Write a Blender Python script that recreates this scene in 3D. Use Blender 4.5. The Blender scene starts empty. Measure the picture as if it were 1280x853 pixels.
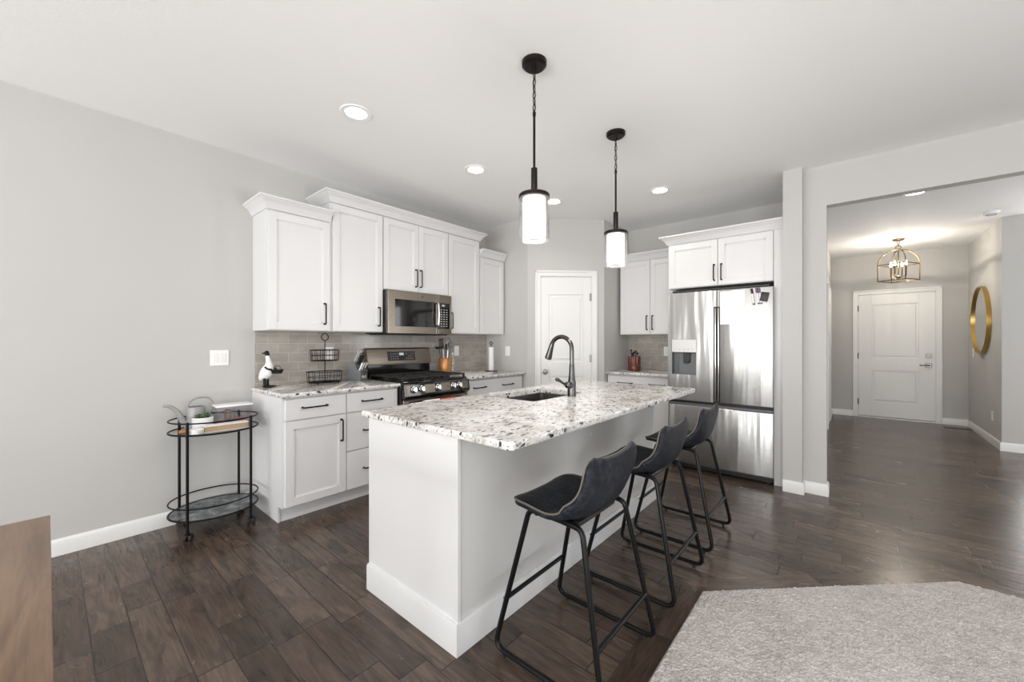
import bpy, bmesh, math, random
from mathutils import Vector, Matrix
random.seed(7)
C = bpy.context.scene.collection
PI = math.pi

# ------------------------------------------------------------------ camera, world, lights, exposure
cam_d = bpy.data.cameras.new('camera'); cam = bpy.data.objects.new('camera', cam_d); C.objects.link(cam)
cam.location = (0, 0, 1.274); cam.rotation_euler = (PI/2, 0, 0.712)
cam_d.sensor_width = 36; cam_d.lens = 498.832/1280*36
cam_d.shift_x = (640-635.815)/1280; cam_d.shift_y = (426.935-426.5)/1280
cam_d.clip_start = 0.02
S = bpy.context.scene; S.camera = cam
S.view_settings.view_transform = 'Standard'; S.view_settings.look = 'None'
S.view_settings.exposure = 0.15; S.view_settings.gamma = 1.0; S.view_settings.use_curve_mapping = False
S.cycles.use_denoising = True
S.cycles.max_bounces = 10; S.cycles.diffuse_bounces = 6; S.cycles.glossy_bounces = 5
S.cycles.transmission_bounces = 10; S.cycles.transparent_max_bounces = 12
S.cycles.sample_clamp_indirect = 6.0
S.cycles.caustics_reflective = False; S.cycles.caustics_refractive = False
world = bpy.data.worlds.new('sky'); S.world = world; world.use_nodes = True
bg = world.node_tree.nodes['Background']; bg.inputs[0].default_value = (0.80, 0.90, 1.0, 1); bg.inputs[1].default_value = 1.3

XL = -3.582; H = 2.724; YS = -4.2; XE = 3.4; YB = 5.027; YF = 9.017
SOUTH = [(-3.2, -2.42), (-2.02, -0.75), (-0.45, 0.9), (1.4, 3.0)]      # glazed openings behind the camera

def window_light(name, loc, rot, sx, sy, power, col=(1, 0.985, 0.96)):
    d = bpy.data.lights.new(name, 'AREA'); d.shape = 'RECTANGLE'; d.size = sx; d.size_y = sy
    d.energy = power; d.color = col
    o = bpy.data.objects.new(name, d); C.objects.link(o); o.location = loc; o.rotation_euler = rot
    return o
DAY, UPLIGHT = 12.0, 20.0           # sky light, and added uplight that brightens the ceiling, per square metre
for x0, x1 in SOUTH:
    window_light('window_daylight', ((x0+x1)/2, YS-0.02, 1.25), (PI/2, 0, 0), x1-x0, 2.1, DAY*(x1-x0)*2.1)
    window_light('ceiling_fill', ((x0+x1)/2, YS-0.03, 0.75), (PI/2+0.95, 0, 0), x1-x0, 1.0, UPLIGHT*(x1-x0)*2.1)  # added ceiling fill, tilted up out of each opening
window_light('window_daylight', (XE+0.02, 0.0, 1.35), (0, PI/2, 0), 1.9, 3.6, 18)
window_light('ceiling_fill', (XE+0.03, 0.0, 0.9), (0, PI/2+0.95, 0), 1.0, 3.6, 34)  # more added uplight for the ceiling, from the east opening
window_light('window_daylight', (XE+0.02, 6.6, 1.3), (0, PI/2, 0), 1.9, 1.8, 36)
window_light('window_daylight', (2.5, YF+0.06, 1.2), (-PI/2, 0, 0), 1.3, 1.8, 60)

# ------------------------------------------------------------------ materials
class NT:
    def __init__(s, name):
        s.m = bpy.data.materials.new(name); s.m.use_nodes = True; s.t = s.m.node_tree
        s.b = s.t.nodes['Principled BSDF']; s.out = s.t.nodes['Material Output']
    def n(s, typ, ins=None, **attrs):
        nd = s.t.nodes.new(typ)
        for k, v in attrs.items(): setattr(nd, k, v)
        for k, v in (ins or {}).items(): s.set(nd, k, v)
        return nd
    def set(s, nd, k, v):
        if isinstance(v, bpy.types.NodeSocket): s.t.links.new(v, nd.inputs[k])
        elif isinstance(v, tuple) and len(v) == 3 and nd.inputs[k].type == 'RGBA': nd.inputs[k].default_value = (*v, 1)
        else: nd.inputs[k].default_value = v
    def p(s, **kw):
        names = dict(col='Base Color', rough='Roughness', metal='Metallic', spec='Specular IOR Level', normal='Normal', trans='Transmission Weight',
                     ior='IOR', emit='Emission Color', es='Emission Strength', coat='Coat Weight', coatr='Coat Roughness', alpha='Alpha', aniso='Anisotropic')
        for k, v in kw.items(): s.set(s.b, names[k], v)
        return s
    def math(s, op, a, b=0.0, c=None):
        nd = s.n('ShaderNodeMath', {0: a, 1: b}, operation=op)
        if c is not None: s.set(nd, 2, c)
        return nd.outputs[0]
    def co(s, kind='Object'): return s.n('ShaderNodeTexCoord').outputs[kind]
    def mapv(s, vec, scale=(1, 1, 1), loc=(0, 0, 0), rot=(0, 0, 0)):
        return s.n('ShaderNodeMapping', {'Vector': vec, 'Scale': scale, 'Location': loc, 'Rotation': rot}).outputs[0]
    def noise(s, vec, scale, detail=3.0, rough=0.5, dist=0.0):
        return s.n('ShaderNodeTexNoise', {'Vector': vec, 'Scale': scale, 'Detail': detail, 'Roughness': rough, 'Distortion': dist})
    def ramp(s, fac, stops, interp='LINEAR'):
        nd = s.n('ShaderNodeValToRGB', {'Fac': fac}); r = nd.color_ramp; r.interpolation = interp
        while len(r.elements) < len(stops): r.elements.new(0.5)
        for e, (pos, col) in zip(r.elements, stops):
            e.position = pos; e.color = (*col, 1) if len(col) == 3 else col
        return nd.outputs[0]
    def mix(s, fac, a, b, blend='MIX'):
        nd = s.n('ShaderNodeMix', data_type='RGBA', blend_type=blend)
        s.set(nd, 0, fac); s.set(nd, 6, a); s.set(nd, 7, b)
        return nd.outputs[2]
    def bump(s, height, strength=0.2, dist=0.01):
        return s.n('ShaderNodeBump', {'Height': height, 'Strength': strength, 'Distance': dist}).outputs[0]

def plain(name, col, rough=0.5, metal=0.0, spec=0.5, coat=0.0):
    return NT(name).p(col=col, rough=rough, metal=metal, spec=spec, coat=coat).m
def g3(v): return (v, v, v)

def mat_paint(name, col, bumpy=0.06):
    t = NT(name); c = t.co()
    n = t.noise(c, 90, 3, 0.6).outputs[0]
    return t.p(col=col, rough=0.72, spec=0.3, normal=t.bump(n, bumpy, 0.004)).m
M = {}
M['wall'] = mat_paint('wall_paint', (0.525, 0.518, 0.505))
M['ceiling'] = mat_paint('ceiling_paint', (0.89, 0.89, 0.895), 0.12)
M['trim'] = plain('white_trim_paint', (0.78, 0.78, 0.77), 0.35)
M['cab'] = plain('white_cabinet_paint', (0.72, 0.72, 0.725), 0.32)
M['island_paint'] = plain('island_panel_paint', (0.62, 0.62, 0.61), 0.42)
M['black'] = plain('black_metal', (0.006, 0.006, 0.0065), 0.30, 0.0, 0.18)
M['bronze'] = plain('oiled_bronze', (0.018, 0.014, 0.012), 0.32, 0.7)
M['gunmetal'] = plain('dark_brushed_nickel', (0.10, 0.098, 0.095), 0.22, 1.0)
M['hinge'] = plain('aged_nickel', (0.30, 0.295, 0.28), 0.35, 1.0)
M['chrome'] = plain('satin_nickel', (0.72, 0.71, 0.69), 0.16, 1.0)
M['black_plastic'] = plain('black_plastic', (0.015, 0.015, 0.016), 0.45)
M['black_gloss'] = plain('black_glass', (0.008, 0.007, 0.007), 0.06, 0.0, 0.6)
M['iron'] = plain('cast_iron', (0.018, 0.017, 0.017), 0.6)
M['grey_plastic'] = plain('grey_plastic', (0.12, 0.127, 0.135), 0.42)
M['light_plastic'] = plain('light_grey_plastic', (0.62, 0.61, 0.60), 0.35, 0.2)
M['white_plastic'] = plain('white_plastic', (0.86, 0.86, 0.855), 0.3)
M['ceramic'] = plain('white_ceramic', (0.84, 0.84, 0.83), 0.2)
M['white_rough'] = plain('white_matte', (0.82, 0.815, 0.80), 0.7)
M['greycan'] = plain('grey_painted_tin', (0.31, 0.31, 0.312), 0.4)
M['sink'] = plain('dark_composite', (0.035, 0.030, 0.028), 0.34)
M['rubber'] = plain('black_rubber', (0.01, 0.01, 0.01), 0.7)
M['green'] = plain('succulent_green', (0.06, 0.13, 0.045), 0.5)
M['soil'] = plain('soil', (0.03, 0.022, 0.016), 0.9)
M['kraft'] = plain('kraft_board', (0.46, 0.32, 0.19), 0.7)
M['pages'] = plain('pages', (0.78, 0.75, 0.70), 0.8)
M['pink'] = plain('pink_sweets', (0.62, 0.30, 0.33), 0.5)
M['brownbag'] = plain('brown_wrap', (0.20, 0.12, 0.09), 0.5)
M['red'] = plain('red_cotton', (0.45, 0.05, 0.03), 0.85)
M['purple'] = plain('purple_plastic', (0.20, 0.05, 0.25), 0.4)
M['orange_cotton'] = plain('orange_cotton', (0.6, 0.24, 0.14), 0.85)
M['brick_red'] = plain('red_brown_glaze', (0.115, 0.024, 0.012), 0.28, 0.0, 0.5, 0.3)
M['brass'] = plain('antique_brass', (0.17, 0.115, 0.055), 0.34, 1.0)
M['gold'] = plain('gold_frame', (0.50, 0.33, 0.10), 0.33, 1.0)
M['mirror'] = plain('mirror_silver', (0.86, 0.87, 0.87), 0.02, 1.0)
M['vent'] = plain('brown_vent', (0.10, 0.06, 0.035), 0.5)
M['tan_thread'] = plain('tan_piping', (0.135, 0.118, 0.092), 0.7)
M['sofa'] = plain('dark_upholstery', (0.03, 0.03, 0.035), 0.8)

def mat_steel(name, col, rough, wav, vert=True):
    t = NT(name); c = t.co()
    v = t.mapv(c, (5.5, 5.5, 0.75)); n = t.noise(v, 1.0, 2, 0.5).outputs[0]
    br = t.mapv(c, (4, 4, 900) if not vert else (900, 900, 4)); b = t.noise(br, 1.0, 2, 0.5).outputs[0]
    r = t.math('MULTIPLY_ADD', b, 0.08, rough-0.04)
    return t.p(col=col, metal=1.0, rough=r, normal=t.bump(n, wav, 0.02)).m
def mat_brushed():
    t = NT('brushed_stainless'); c = t.co()
    n = t.noise(t.mapv(c, (6.0, 6.0, 0.55)), 1.0, 2, 0.5).outputs[0]
    b = t.noise(t.mapv(c, (4, 4, 700)), 1.0, 2, 0.5).outputs[0]
    tan = t.n('ShaderNodeTangent', direction_type='RADIAL', axis='Z').outputs[0]
    t.set(t.b, 'Tangent', tan); t.set(t.b, 'Anisotropic Rotation', 0.25)
    return t.p(col=(0.49, 0.486, 0.478), metal=1.0, aniso=0.92, rough=t.math('MULTIPLY_ADD', b, 0.012, 0.255), normal=t.bump(n, 0.6, 0.02)).m
M['steel'] = mat_brushed()
M['slate'] = mat_steel('slate_steel', (0.25, 0.215, 0.178), 0.28, 0.05, False)

def mat_copper():
    t = NT('copper_wood'); c = t.co()
    n = t.noise(t.mapv(c, (60, 60, 6)), 1, 3).outputs[0]
    return t.p(col=t.ramp(n, [(0.3, (0.42, 0.17, 0.05)), (0.7, (0.60, 0.27, 0.09))]), rough=0.3, metal=0.35).m
M['copper'] = mat_copper()

def wood_cols(t, idv, grain):
    base = t.ramp(idv, [(0.0, (0.056, 0.038, 0.028)), (0.35, (0.074, 0.051, 0.038)), (0.7, (0.090, 0.063, 0.047)), (1.0, (0.110, 0.078, 0.059))])
    g = t.ramp(grain, [(0.35, g3(0.48)), (0.5, g3(1.0)), (0.64, g3(1.5))])
    return t.mix(1.0, base, g, 'MULTIPLY')

def mat_planks(name, w=0.124, L=1.05):
    t = NT(name); c = t.co()
    sp = t.n('ShaderNodeSeparateXYZ', {0: c}); x, y = sp.outputs[0], sp.outputs[1]
    ry = t.math('DIVIDE', y, w); row = t.math('FLOOR', ry); fy = t.math('SUBTRACT', ry, row)
    rr = t.n('ShaderNodeTexWhiteNoise', {'W': row}, noise_dimensions='1D').outputs[0]
    rx = t.math('ADD', t.math('DIVIDE', x, L), t.math('MULTIPLY', rr, 7.3)); col = t.math('FLOOR', rx); fx = t.math('SUBTRACT', rx, col)
    # boards of unequal length: a second cut inside each cell
    cell = t.n('ShaderNodeCombineXYZ', {0: row, 1: col, 2: 0.0}).outputs[0]
    wn = t.n('ShaderNodeTexWhiteNoise', {'Vector': cell}, noise_dimensions='3D')
    cut = t.math('MULTIPLY_ADD', wn.outputs[0], 0.5, 0.25)
    side = t.math('GREATER_THAN', fx, cut)
    pid = t.n('ShaderNodeTexWhiteNoise', {'Vector': t.n('ShaderNodeCombineXYZ', {0: row, 1: col, 2: side}).outputs[0]}, noise_dimensions='3D').outputs[0]
    ex = t.math('MINIMUM', t.math('MINIMUM', fx, t.math('SUBTRACT', 1.0, fx)), t.math('ABSOLUTE', t.math('SUBTRACT', fx, cut)))
    ex = t.math('MULTIPLY', ex, L)
    ey = t.math('MULTIPLY', t.math('MINIMUM', fy, t.math('SUBTRACT', 1.0, fy)), w)
    e = t.math('MINIMUM', ex, ey)
    gap = t.n('ShaderNodeMapRange', {0: e, 1: 0.0008, 2: 0.0028, 3: 0.0, 4: 1.0}).outputs[0]
    off = t.n('ShaderNodeCombineXYZ', {0: t.math('MULTIPLY', pid, 37.0), 1: t.math('MULTIPLY', pid, 91.0), 2: 0.0}).outputs[0]
    v = t.n('ShaderNodeVectorMath', {0: c, 1: off}, operation='ADD').outputs[0]
    grain = t.noise(t.mapv(v, (3.0, 26, 1)), 1.0, 6, 0.62, 1.6).outputs[0]
    fine = t.noise(t.mapv(v, (7, 130, 1)), 1.0, 3, 0.6).outputs[0]
    knots = t.noise(t.mapv(v, (3.5, 8, 1)), 1.0, 3, 0.55, 0.8).outputs[0]
    gr = t.math('ADD', t.math('MULTIPLY', grain, 0.62), t.math('MULTIPLY', fine, 0.22))
    gr = t.math('ADD', gr, t.math('MULTIPLY', knots, 0.16))
    colr = wood_cols(t, pid, gr)
    dk = t.ramp(knots, [(0.0, g3(0.5)), (0.30, g3(0.62)), (0.42, g3(1.0)), (1.0, g3(1.12))])
    colr = t.mix(1.0, colr, dk, 'MULTIPLY')
    colr = t.mix(gap, (0.018, 0.013, 0.010), colr)
    hgt = t.math('ADD', t.math('MULTIPLY', gap, 0.85), t.math('MULTIPLY', gr, 0.13))
    rough = t.math('MULTIPLY_ADD', knots, 0.14, 0.18)
    return t.p(col=colr, rough=rough, spec=0.45, normal=t.bump(hgt, 0.5, 0.003)).m
M['floor'] = mat_planks('dark_plank_floor')
M['border'] = mat_planks('dark_border_board', 0.4, 1.4)

def mat_table():
    t = NT('table_wood'); c = t.co()
    v = t.mapv(c, (1.2, 7, 7)); g = t.noise(v, 1, 6, 0.6, 2.2).outputs[0]
    v2 = t.mapv(c, (10, 160, 60)); f = t.noise(v2, 1, 3, 0.6).outputs[0]
    f3 = t.math('ADD', t.math('MULTIPLY', g, 0.75), t.math('MULTIPLY', f, 0.25))
    col = t.ramp(f3, [(0.28, (0.085, 0.052, 0.034)), (0.45, (0.165, 0.102, 0.064)), (0.6, (0.24, 0.152, 0.096)), (0.8, (0.30, 0.195, 0.125))])
    return t.p(col=col, rough=0.38, normal=t.bump(f3, 0.15, 0.003)).m
M['table'] = mat_table()

def mat_carpet():
    t = NT('carpet_pile'); c = t.co()
    big = t.noise(c, 4.0, 4, 0.6).outputs[0]; mid = t.noise(c, 28.0, 3, 0.6).outputs[0]; fine = t.noise(c, 240.0, 2, 0.7).outputs[0]
    f = t.math('ADD', t.math('MULTIPLY', big, 0.12), t.math('ADD', t.math('MULTIPLY', mid, 0.30), t.math('MULTIPLY', fine, 0.58)))
    col = t.ramp(f, [(0.36, (0.40, 0.365, 0.34)), (0.5, (0.64, 0.595, 0.565)), (0.64, (0.78, 0.735, 0.705))])
    h = t.math('ADD', t.math('MULTIPLY', fine, 0.8), t.math('MULTIPLY', mid, 0.4))
    return t.p(col=col, rough=0.95, spec=0.1, normal=t.bump(h, 0.9, 0.012)).m
M['carpet'] = mat_carpet()

def mat_granite():
    t = NT('speckled_granite'); c = t.co()
    w = t.noise(c, 7, 3, 0.6)
    vv = t.n('ShaderNodeVectorMath', {0: c, 1: t.n('ShaderNodeVectorMath', {0: w.outputs['Color'], 1: (0.06, 0.06, 0.06)}, operation='MULTIPLY').outputs[0]}, operation='ADD').outputs[0]
    cl = t.noise(c, 11, 5, 0.65, 0.6).outputs[0]
    base = t.ramp(cl, [(0.31, (0.42, 0.39, 0.36)), (0.44, (0.64, 0.62, 0.59)), (0.56, (0.77, 0.765, 0.75))])
    sp2 = t.noise(c, 95, 3, 0.7).outputs[0]
    grey = t.ramp(sp2, [(0.34, (0.48, 0.46, 0.44)), (0.45, (1, 1, 1))])
    base = t.mix(0.75, base, grey, 'MULTIPLY')
    def flecks(sc, lo, hi, rot, seedx):
        v = t.mapv(vv, (sc, sc*0.45, sc*0.8), (seedx, seedx*2, 0), (0, 0, rot))
        vo = t.n('ShaderNodeTexVoronoi', {'Vector': v, 'Scale': 1.0, 'Randomness': 1.0})
        pick = t.n('ShaderNodeSeparateColor', {0: vo.outputs['Color']}).outputs[0]
        a = t.math('GREATER_THAN', pick, lo)
        b = t.n('ShaderNodeMapRange', {0: vo.outputs['Distance'], 1: hi*0.7, 2: hi, 3: 1.0, 4: 0.0}).outputs[0]
        return t.math('MULTIPLY', a, b)
    mask = t.noise(c, 6, 2).outputs[0]
    mk = t.n('ShaderNodeMapRange', {0: mask, 1: 0.34, 2: 0.50, 3: 0.35, 4: 1.0}).outputs[0]
    f1 = t.math('MULTIPLY', flecks(48, 0.80, 0.44, 0.5, 3.1), mk)
    f2 = t.math('MULTIPLY', flecks(62, 0.80, 0.40, -0.9, 7.7), mk)
    f3 = t.math('MULTIPLY', flecks(95, 0.72, 0.42, 1.7, 1.3), 0.8)
    col = t.mix(f3, base, (0.24, 0.225, 0.21))
    col = t.mix(f1, col, (0.035, 0.032, 0.034))
    col = t.mix(f2, col, (0.075, 0.065, 0.06))
    return t.p(col=col, rough=0.10, spec=0.5).m
M['granite'] = mat_granite()

def mat_tile(name, axis):
    t = NT(name); c = t.co(); sp = t.n('ShaderNodeSeparateXYZ', {0: c})
    v = t.n('ShaderNodeCombineXYZ', {0: sp.outputs[axis], 1: sp.outputs[2], 2: 0.0}).outputs[0]
    br = t.n('ShaderNodeTexBrick', {'Vector': v, 'Color1': (0.35, 0.322, 0.288, 1), 'Color2': (0.43, 0.40, 0.362, 1), 'Mortar': (0.60, 0.58, 0.55, 1),
             'Scale': 1.0, 'Mortar Size': 0.0014, 'Mortar Smooth': 0.25, 'Bias': 0.0, 'Brick Width': 0.1555, 'Row Height': 0.0785})
    n = t.noise(t.mapv(c, (9, 9, 22)), 1, 4, 0.6).outputs[0]
    col = t.mix(0.35, br.outputs[0], t.ramp(n, [(0.3, g3(0.62)), (0.7, g3(1.25))]), 'MULTIPLY')
    h = t.math('SUBTRACT', t.math('MULTIPLY', n, 0.12), br.outputs[1])
    return t.p(col=col, rough=0.12, spec=0.5, normal=t.bump(h, 0.35, 0.003)).m
M['tile_y'] = mat_tile('taupe_tile_left', 1)
M['tile_x'] = mat_tile('taupe_tile_back', 0)

def mat_leather():
    t = NT('distressed_leather'); c = t.co()
    a = t.noise(c, 38, 6, 0.72, 0.3).outputs[0]; b = t.noise(c, 7, 3, 0.6).outputs[0]
    f = t.math('ADD', t.math('MULTIPLY', a, 0.7), t.math('MULTIPLY', b, 0.3))
    col = t.ramp(f, [(0.36, (0.005, 0.006, 0.009)), (0.50, (0.012, 0.0145, 0.021)), (0.60, (0.030, 0.032, 0.038)), (0.74, (0.085, 0.08, 0.075))])
    gr = t.noise(c, 260, 2, 0.6).outputs[0]
    return t.p(col=col, rough=0.5, spec=0.22, normal=t.bump(gr, 0.12, 0.002)).m
M['leather'] = mat_leather()

def mat_marble():
    t = NT('dark_marble'); c = t.co(); n = t.noise(c, 9, 6, 0.65, 1.4).outputs[0]
    col = t.ramp(n, [(0.34, (0.055, 0.06, 0.066)), (0.52, (0.14, 0.15, 0.16)), (0.70, (0.34, 0.35, 0.36))])
    return t.p(col=col, rough=0.10).m
M['marble'] = mat_marble()

def mat_glass(name, col=(1, 1, 1), refl=1.0, tint=0.03):
    t = NT(name)
    tr = t.n('ShaderNodeBsdfTransparent', {0: tuple(x*(1-tint) for x in col)}); gl = t.n('ShaderNodeBsdfGlossy', {0: (1, 1, 1), 'Roughness': 0.03})
    lw = t.n('ShaderNodeLayerWeight', {0: 0.35}); k = t.math('MULTIPLY_ADD', lw.outputs[1], 0.75*refl, 0.04)
    mx = t.n('ShaderNodeMixShader', {0: k}); t.t.links.new(tr.outputs[0], mx.inputs[1]); t.t.links.new(gl.outputs[0], mx.inputs[2])
    t.t.links.new(mx.outputs[0], t.out.inputs[0])
    return t.m
M['glass'] = mat_glass('clear_glass')
M['glass_tray'] = mat_glass('tray_glass', (0.86, 0.92, 0.91), 0.8)
M['clear_plastic'] = mat_glass('clear_plastic', (0.985, 0.985, 1.0), 0.3, 0.012)
def emit(name, col, s, base=(0.9, 0.9, 0.9)): return NT(name).p(col=base, emit=col, es=s, rough=0.5).m
M['shade'] = emit('lit_frosted_shade', (1.0, 0.985, 0.95), 1.9)
M['lamp'] = emit('lit_recessed_lens', (1.0, 0.97, 0.92), 9.0)
def mat_bulb():
    t = NT('lit_clear_bulb'); tr = t.n('ShaderNodeBsdfTransparent', {0: (1, 1, 1)}); em = t.n('ShaderNodeEmission', {0: (1.0, 0.92, 0.78), 1: 34.0})
    mx = t.n('ShaderNodeMixShader', {0: 0.35}); t.t.links.new(tr.outputs[0], mx.inputs[1]); t.t.links.new(em.outputs[0], mx.inputs[2]); t.t.links.new(mx.outputs[0], t.out.inputs[0])
    return t.m
M['bulb'] = mat_bulb()
M['lcd'] = emit('lit_display', (0.9, 0.95, 1.0), 0.45, (0.05, 0.05, 0.05))

# ------------------------------------------------------------------ mesh helpers
def fillet(pts, r, n=5):
    pts = [Vector(p) for p in pts]; out = [pts[0]]
    for i in range(1, len(pts)-1):
        a, b, c = pts[i-1], pts[i], pts[i+1]
        d1, d2 = (a-b), (c-b); l = min(r, d1.length*0.49, d2.length*0.49)
        p1 = b+d1.normalized()*l; p2 = b+d2.normalized()*l
        for k in range(n+1):
            t = k/n; out.append((1-t)**2*p1 + 2*t*(1-t)*b + t*t*p2)
    out.append(pts[-1]); return out
def catmull(pts, n=6):
    P = [Vector(p) for p in pts]; P = [2*P[0]-P[1]]+P+[2*P[-1]-P[-2]]; out = []
    for i in range(1, len(P)-2):
        for k in range(n):
            t = k/n; a, b, c, d = P[i-1], P[i], P[i+1], P[i+2]
            out.append(0.5*((2*b)+(c-a)*t+(2*a-5*b+4*c-d)*t*t+(3*b-a-3*c+d)*t**3))
    out.append(P[-2]); return out
class MB:
    def __init__(s): s.bm = bmesh.new()
    def _merge(s, b2):
        me = bpy.data.meshes.new('tmp'); b2.to_mesh(me); b2.free(); s.bm.from_mesh(me); bpy.data.meshes.remove(me)
    def box(s, x0, x1, y0, y1, z0, z1, bev=0.0, seg=1, mat=None):
        b = bmesh.new(); bmesh.ops.create_cube(b, size=1.0)
        x0, x1 = min(x0, x1), max(x0, x1); y0, y1 = min(y0, y1), max(y0, y1); z0, z1 = min(z0, z1), max(z0, z1)
        for v in b.verts: v.co = Vector(((x0+x1)/2+v.co.x*(x1-x0), (y0+y1)/2+v.co.y*(y1-y0), (z0+z1)/2+v.co.z*(z1-z0)))
        if bev > 0:
            bev = min(bev, 0.49*min(x1-x0, y1-y0, z1-z0))
            bmesh.ops.bevel(b, geom=b.edges[:], offset=bev, segments=seg, profile=0.5, affect='EDGES')
        if mat is not None: bmesh.ops.transform(b, matrix=mat, verts=b.verts)
        s._merge(b); return s
    def cyl(s, p0, p1, r, seg=18, r2=None, caps=True):
        p0, p1 = Vector(p0), Vector(p1); d = p1-p0; b = bmesh.new()
        bmesh.ops.create_cone(b, cap_ends=caps, segments=seg, radius1=r, radius2=r if r2 is None else r2, depth=d.length)
        q = d.to_track_quat('Z', 'Y').to_matrix().to_4x4(); q.translation = (p0+p1)/2
        bmesh.ops.transform(b, matrix=q, verts=b.verts); s._merge(b); return s
    def sph(s, c, r, sc=(1, 1, 1), seg=16, rot=None):
        b = bmesh.new(); bmesh.ops.create_uvsphere(b, u_segments=seg, v_segments=max(6, seg*2//3), radius=r)
        m = Matrix.Diagonal((*sc, 1)); m = (rot.to_4x4() @ m) if rot else m; m.translation = Vector(c)
        bmesh.ops.transform(b, matrix=m, verts=b.verts); s._merge(b); return s
    def tube(s, pts, r, seg=10, closed=False, rs=None):
        P = [Vector(p) for p in pts]; Q = [P[0]]
        for p in P[1:]:
            if (p-Q[-1]).length > 1e-6: Q.append(p)
        if closed and (Q[0]-Q[-1]).length < 1e-6: Q.pop()
        P = Q; n = len(P)
        tg = []
        for i in range(n):
            a = P[i-1] if (i > 0 or closed) else P[i]; b = P[(i+1) % n] if (i < n-1 or closed) else P[i]
            tg.append((b-a).normalized())
        u = tg[0].orthogonal().normalized(); rings = []
        for i in range(n):
            u = (u - tg[i]*u.dot(tg[i])).normalized(); w = tg[i].cross(u); rr = rs[i] if rs else r
            rings.append([s.bm.verts.new(P[i]+(u*math.cos(2*PI*k/seg)+w*math.sin(2*PI*k/seg))*rr) for k in range(seg)])
        last = n if closed else n-1
        for i in range(last):
            a, b = rings[i], rings[(i+1) % n]
            sh = 0
            if closed and i == n-1:
                sh = min(range(seg), key=lambda k: (a[0].co-b[k].co).length)
            for k in range(seg): s.bm.faces.new((a[k], a[(k+1) % seg], b[(k+1+sh) % seg], b[(k+sh) % seg]))
        if not closed: s.bm.faces.new(rings[0][::-1]); s.bm.faces.new(rings[-1])
        return s
    def lathe(s, prof, c=(0, 0, 0), seg=28, axis=None):
        c = Vector(c); rings = []
        q = Vector(axis).normalized().to_track_quat('Z', 'Y') if axis else None
        for r, z in prof:
            if r < 1e-6: rings.append([s.bm.verts.new(c+((q @ Vector((0, 0, z))) if q else Vector((0, 0, z))))])
            else:
                ring = []
                for k in range(seg):
                    p = Vector((r*math.cos(2*PI*k/seg), r*math.sin(2*PI*k/seg), z)); ring.append(s.bm.verts.new(c+((q @ p) if q else p)))
                rings.append(ring)
        for a, b in zip(rings, rings[1:]):
            for k in range(seg):
                k2 = (k+1) % seg
                if len(a) == 1 and len(b) == 1: continue
                if len(a) == 1: s.bm.faces.new((a[0], b[k], b[k2]))
                elif len(b) == 1: s.bm.faces.new((a[k], a[k2], b[0]))
                else: s.bm.faces.new((a[k], a[k2], b[k2], b[k]))
        return s
    def prism(s, poly, fn, a, b):
        """poly of 2-D points, fn(p, q, t) -> 3-D, extruded from t=a to t=b"""
        A = [s.bm.verts.new(fn(p, q, a)) for p, q in poly]; B = [s.bm.verts.new(fn(p, q, b)) for p, q in poly]
        n = len(poly); s.bm.faces.new(A[::-1]); s.bm.faces.new(B)
        for i in range(n): s.bm.faces.new((A[i], A[(i+1) % n], B[(i+1) % n], B[i]))
        return s
    def sweep(s, path, prof, z0):
        """moulding: profile (out, up) along a plan path; out is to the right of travel; mitred corners"""
        P = [Vector((p[0], p[1])) for p in path]; n = len(P); rows = []
        for i in range(n):
            ds = []
            if i > 0: ds.append((P[i]-P[i-1]).normalized())
            if i < n-1: ds.append((P[i+1]-P[i]).normalized())
            ns = [Vector((d.y, -d.x)) for d in ds]
            m = ns[0] if len(ns) == 1 else (ns[0]+ns[1])/(1+ns[0].dot(ns[1]))
            rows.append([s.bm.verts.new((P[i].x+m.x*o, P[i].y+m.y*o, z0+u)) for o, u in prof])
        k = len(prof)
        for a, b in zip(rows, rows[1:]):
            for j in range(k): s.bm.faces.new((a[j], a[(j+1) % k], b[(j+1) % k], b[j]))
        s.bm.faces.new(rows[0][::-1]); s.bm.faces.new(rows[-1])
        return s
    def loft(s, rings, cap=True):
        R = [[s.bm.verts.new(p) for p in ring] for ring in rings]; n = len(R[0])
        for a, b in zip(R, R[1:]):
            for k in range(n): s.bm.faces.new((a[k], a[(k+1) % n], b[(k+1) % n], b[k]))
        if cap: s.bm.faces.new(R[0][::-1]); s.bm.faces.new(R[-1])
        return s
    def build(s, name, mat, parent=None, origin=None, smooth=35, recalc=True):
        if recalc: bmesh.ops.recalc_face_normals(s.bm, faces=s.bm.faces[:])
        off = Vector((0, 0, 0))
        if parent is not None:
            top = parent
            while top.parent: top = top.parent
            off = top.location.copy()
        elif origin is not None: off = Vector(origin)
        for v in s.bm.verts: v.co -= off
        me = bpy.data.meshes.new(name); s.bm.to_mesh(me); s.bm.free()
        me.materials.append(M[mat] if isinstance(mat, str) else mat)
        if smooth:
            me.shade_smooth(); me.set_sharp_from_angle(angle=math.radians(smooth))
        o = bpy.data.objects.new(name, me); C.objects.link(o)
        if parent is not None: o.parent = parent
        elif origin is not None: o.location = origin
        return o
def tag(o, label, cat, group=None, kind=None):
    o['label'] = label; o['category'] = cat
    if group: o['group'] = group
    if kind: o['kind'] = kind
    return o
def thing(name, loc, label, cat, group=None):
    o = bpy.data.objects.new(name, None); o.empty_display_size = 0.05; C.objects.link(o); o.location = loc
    return tag(o, label, cat, group)
def struct(name, mb, mat, parent=None, origin=(0, 0, 0), **k):
    o = mb.build(name, mat, parent, None if parent else origin, **k)
    if parent is None: o['kind'] = 'structure'
    return o
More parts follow.
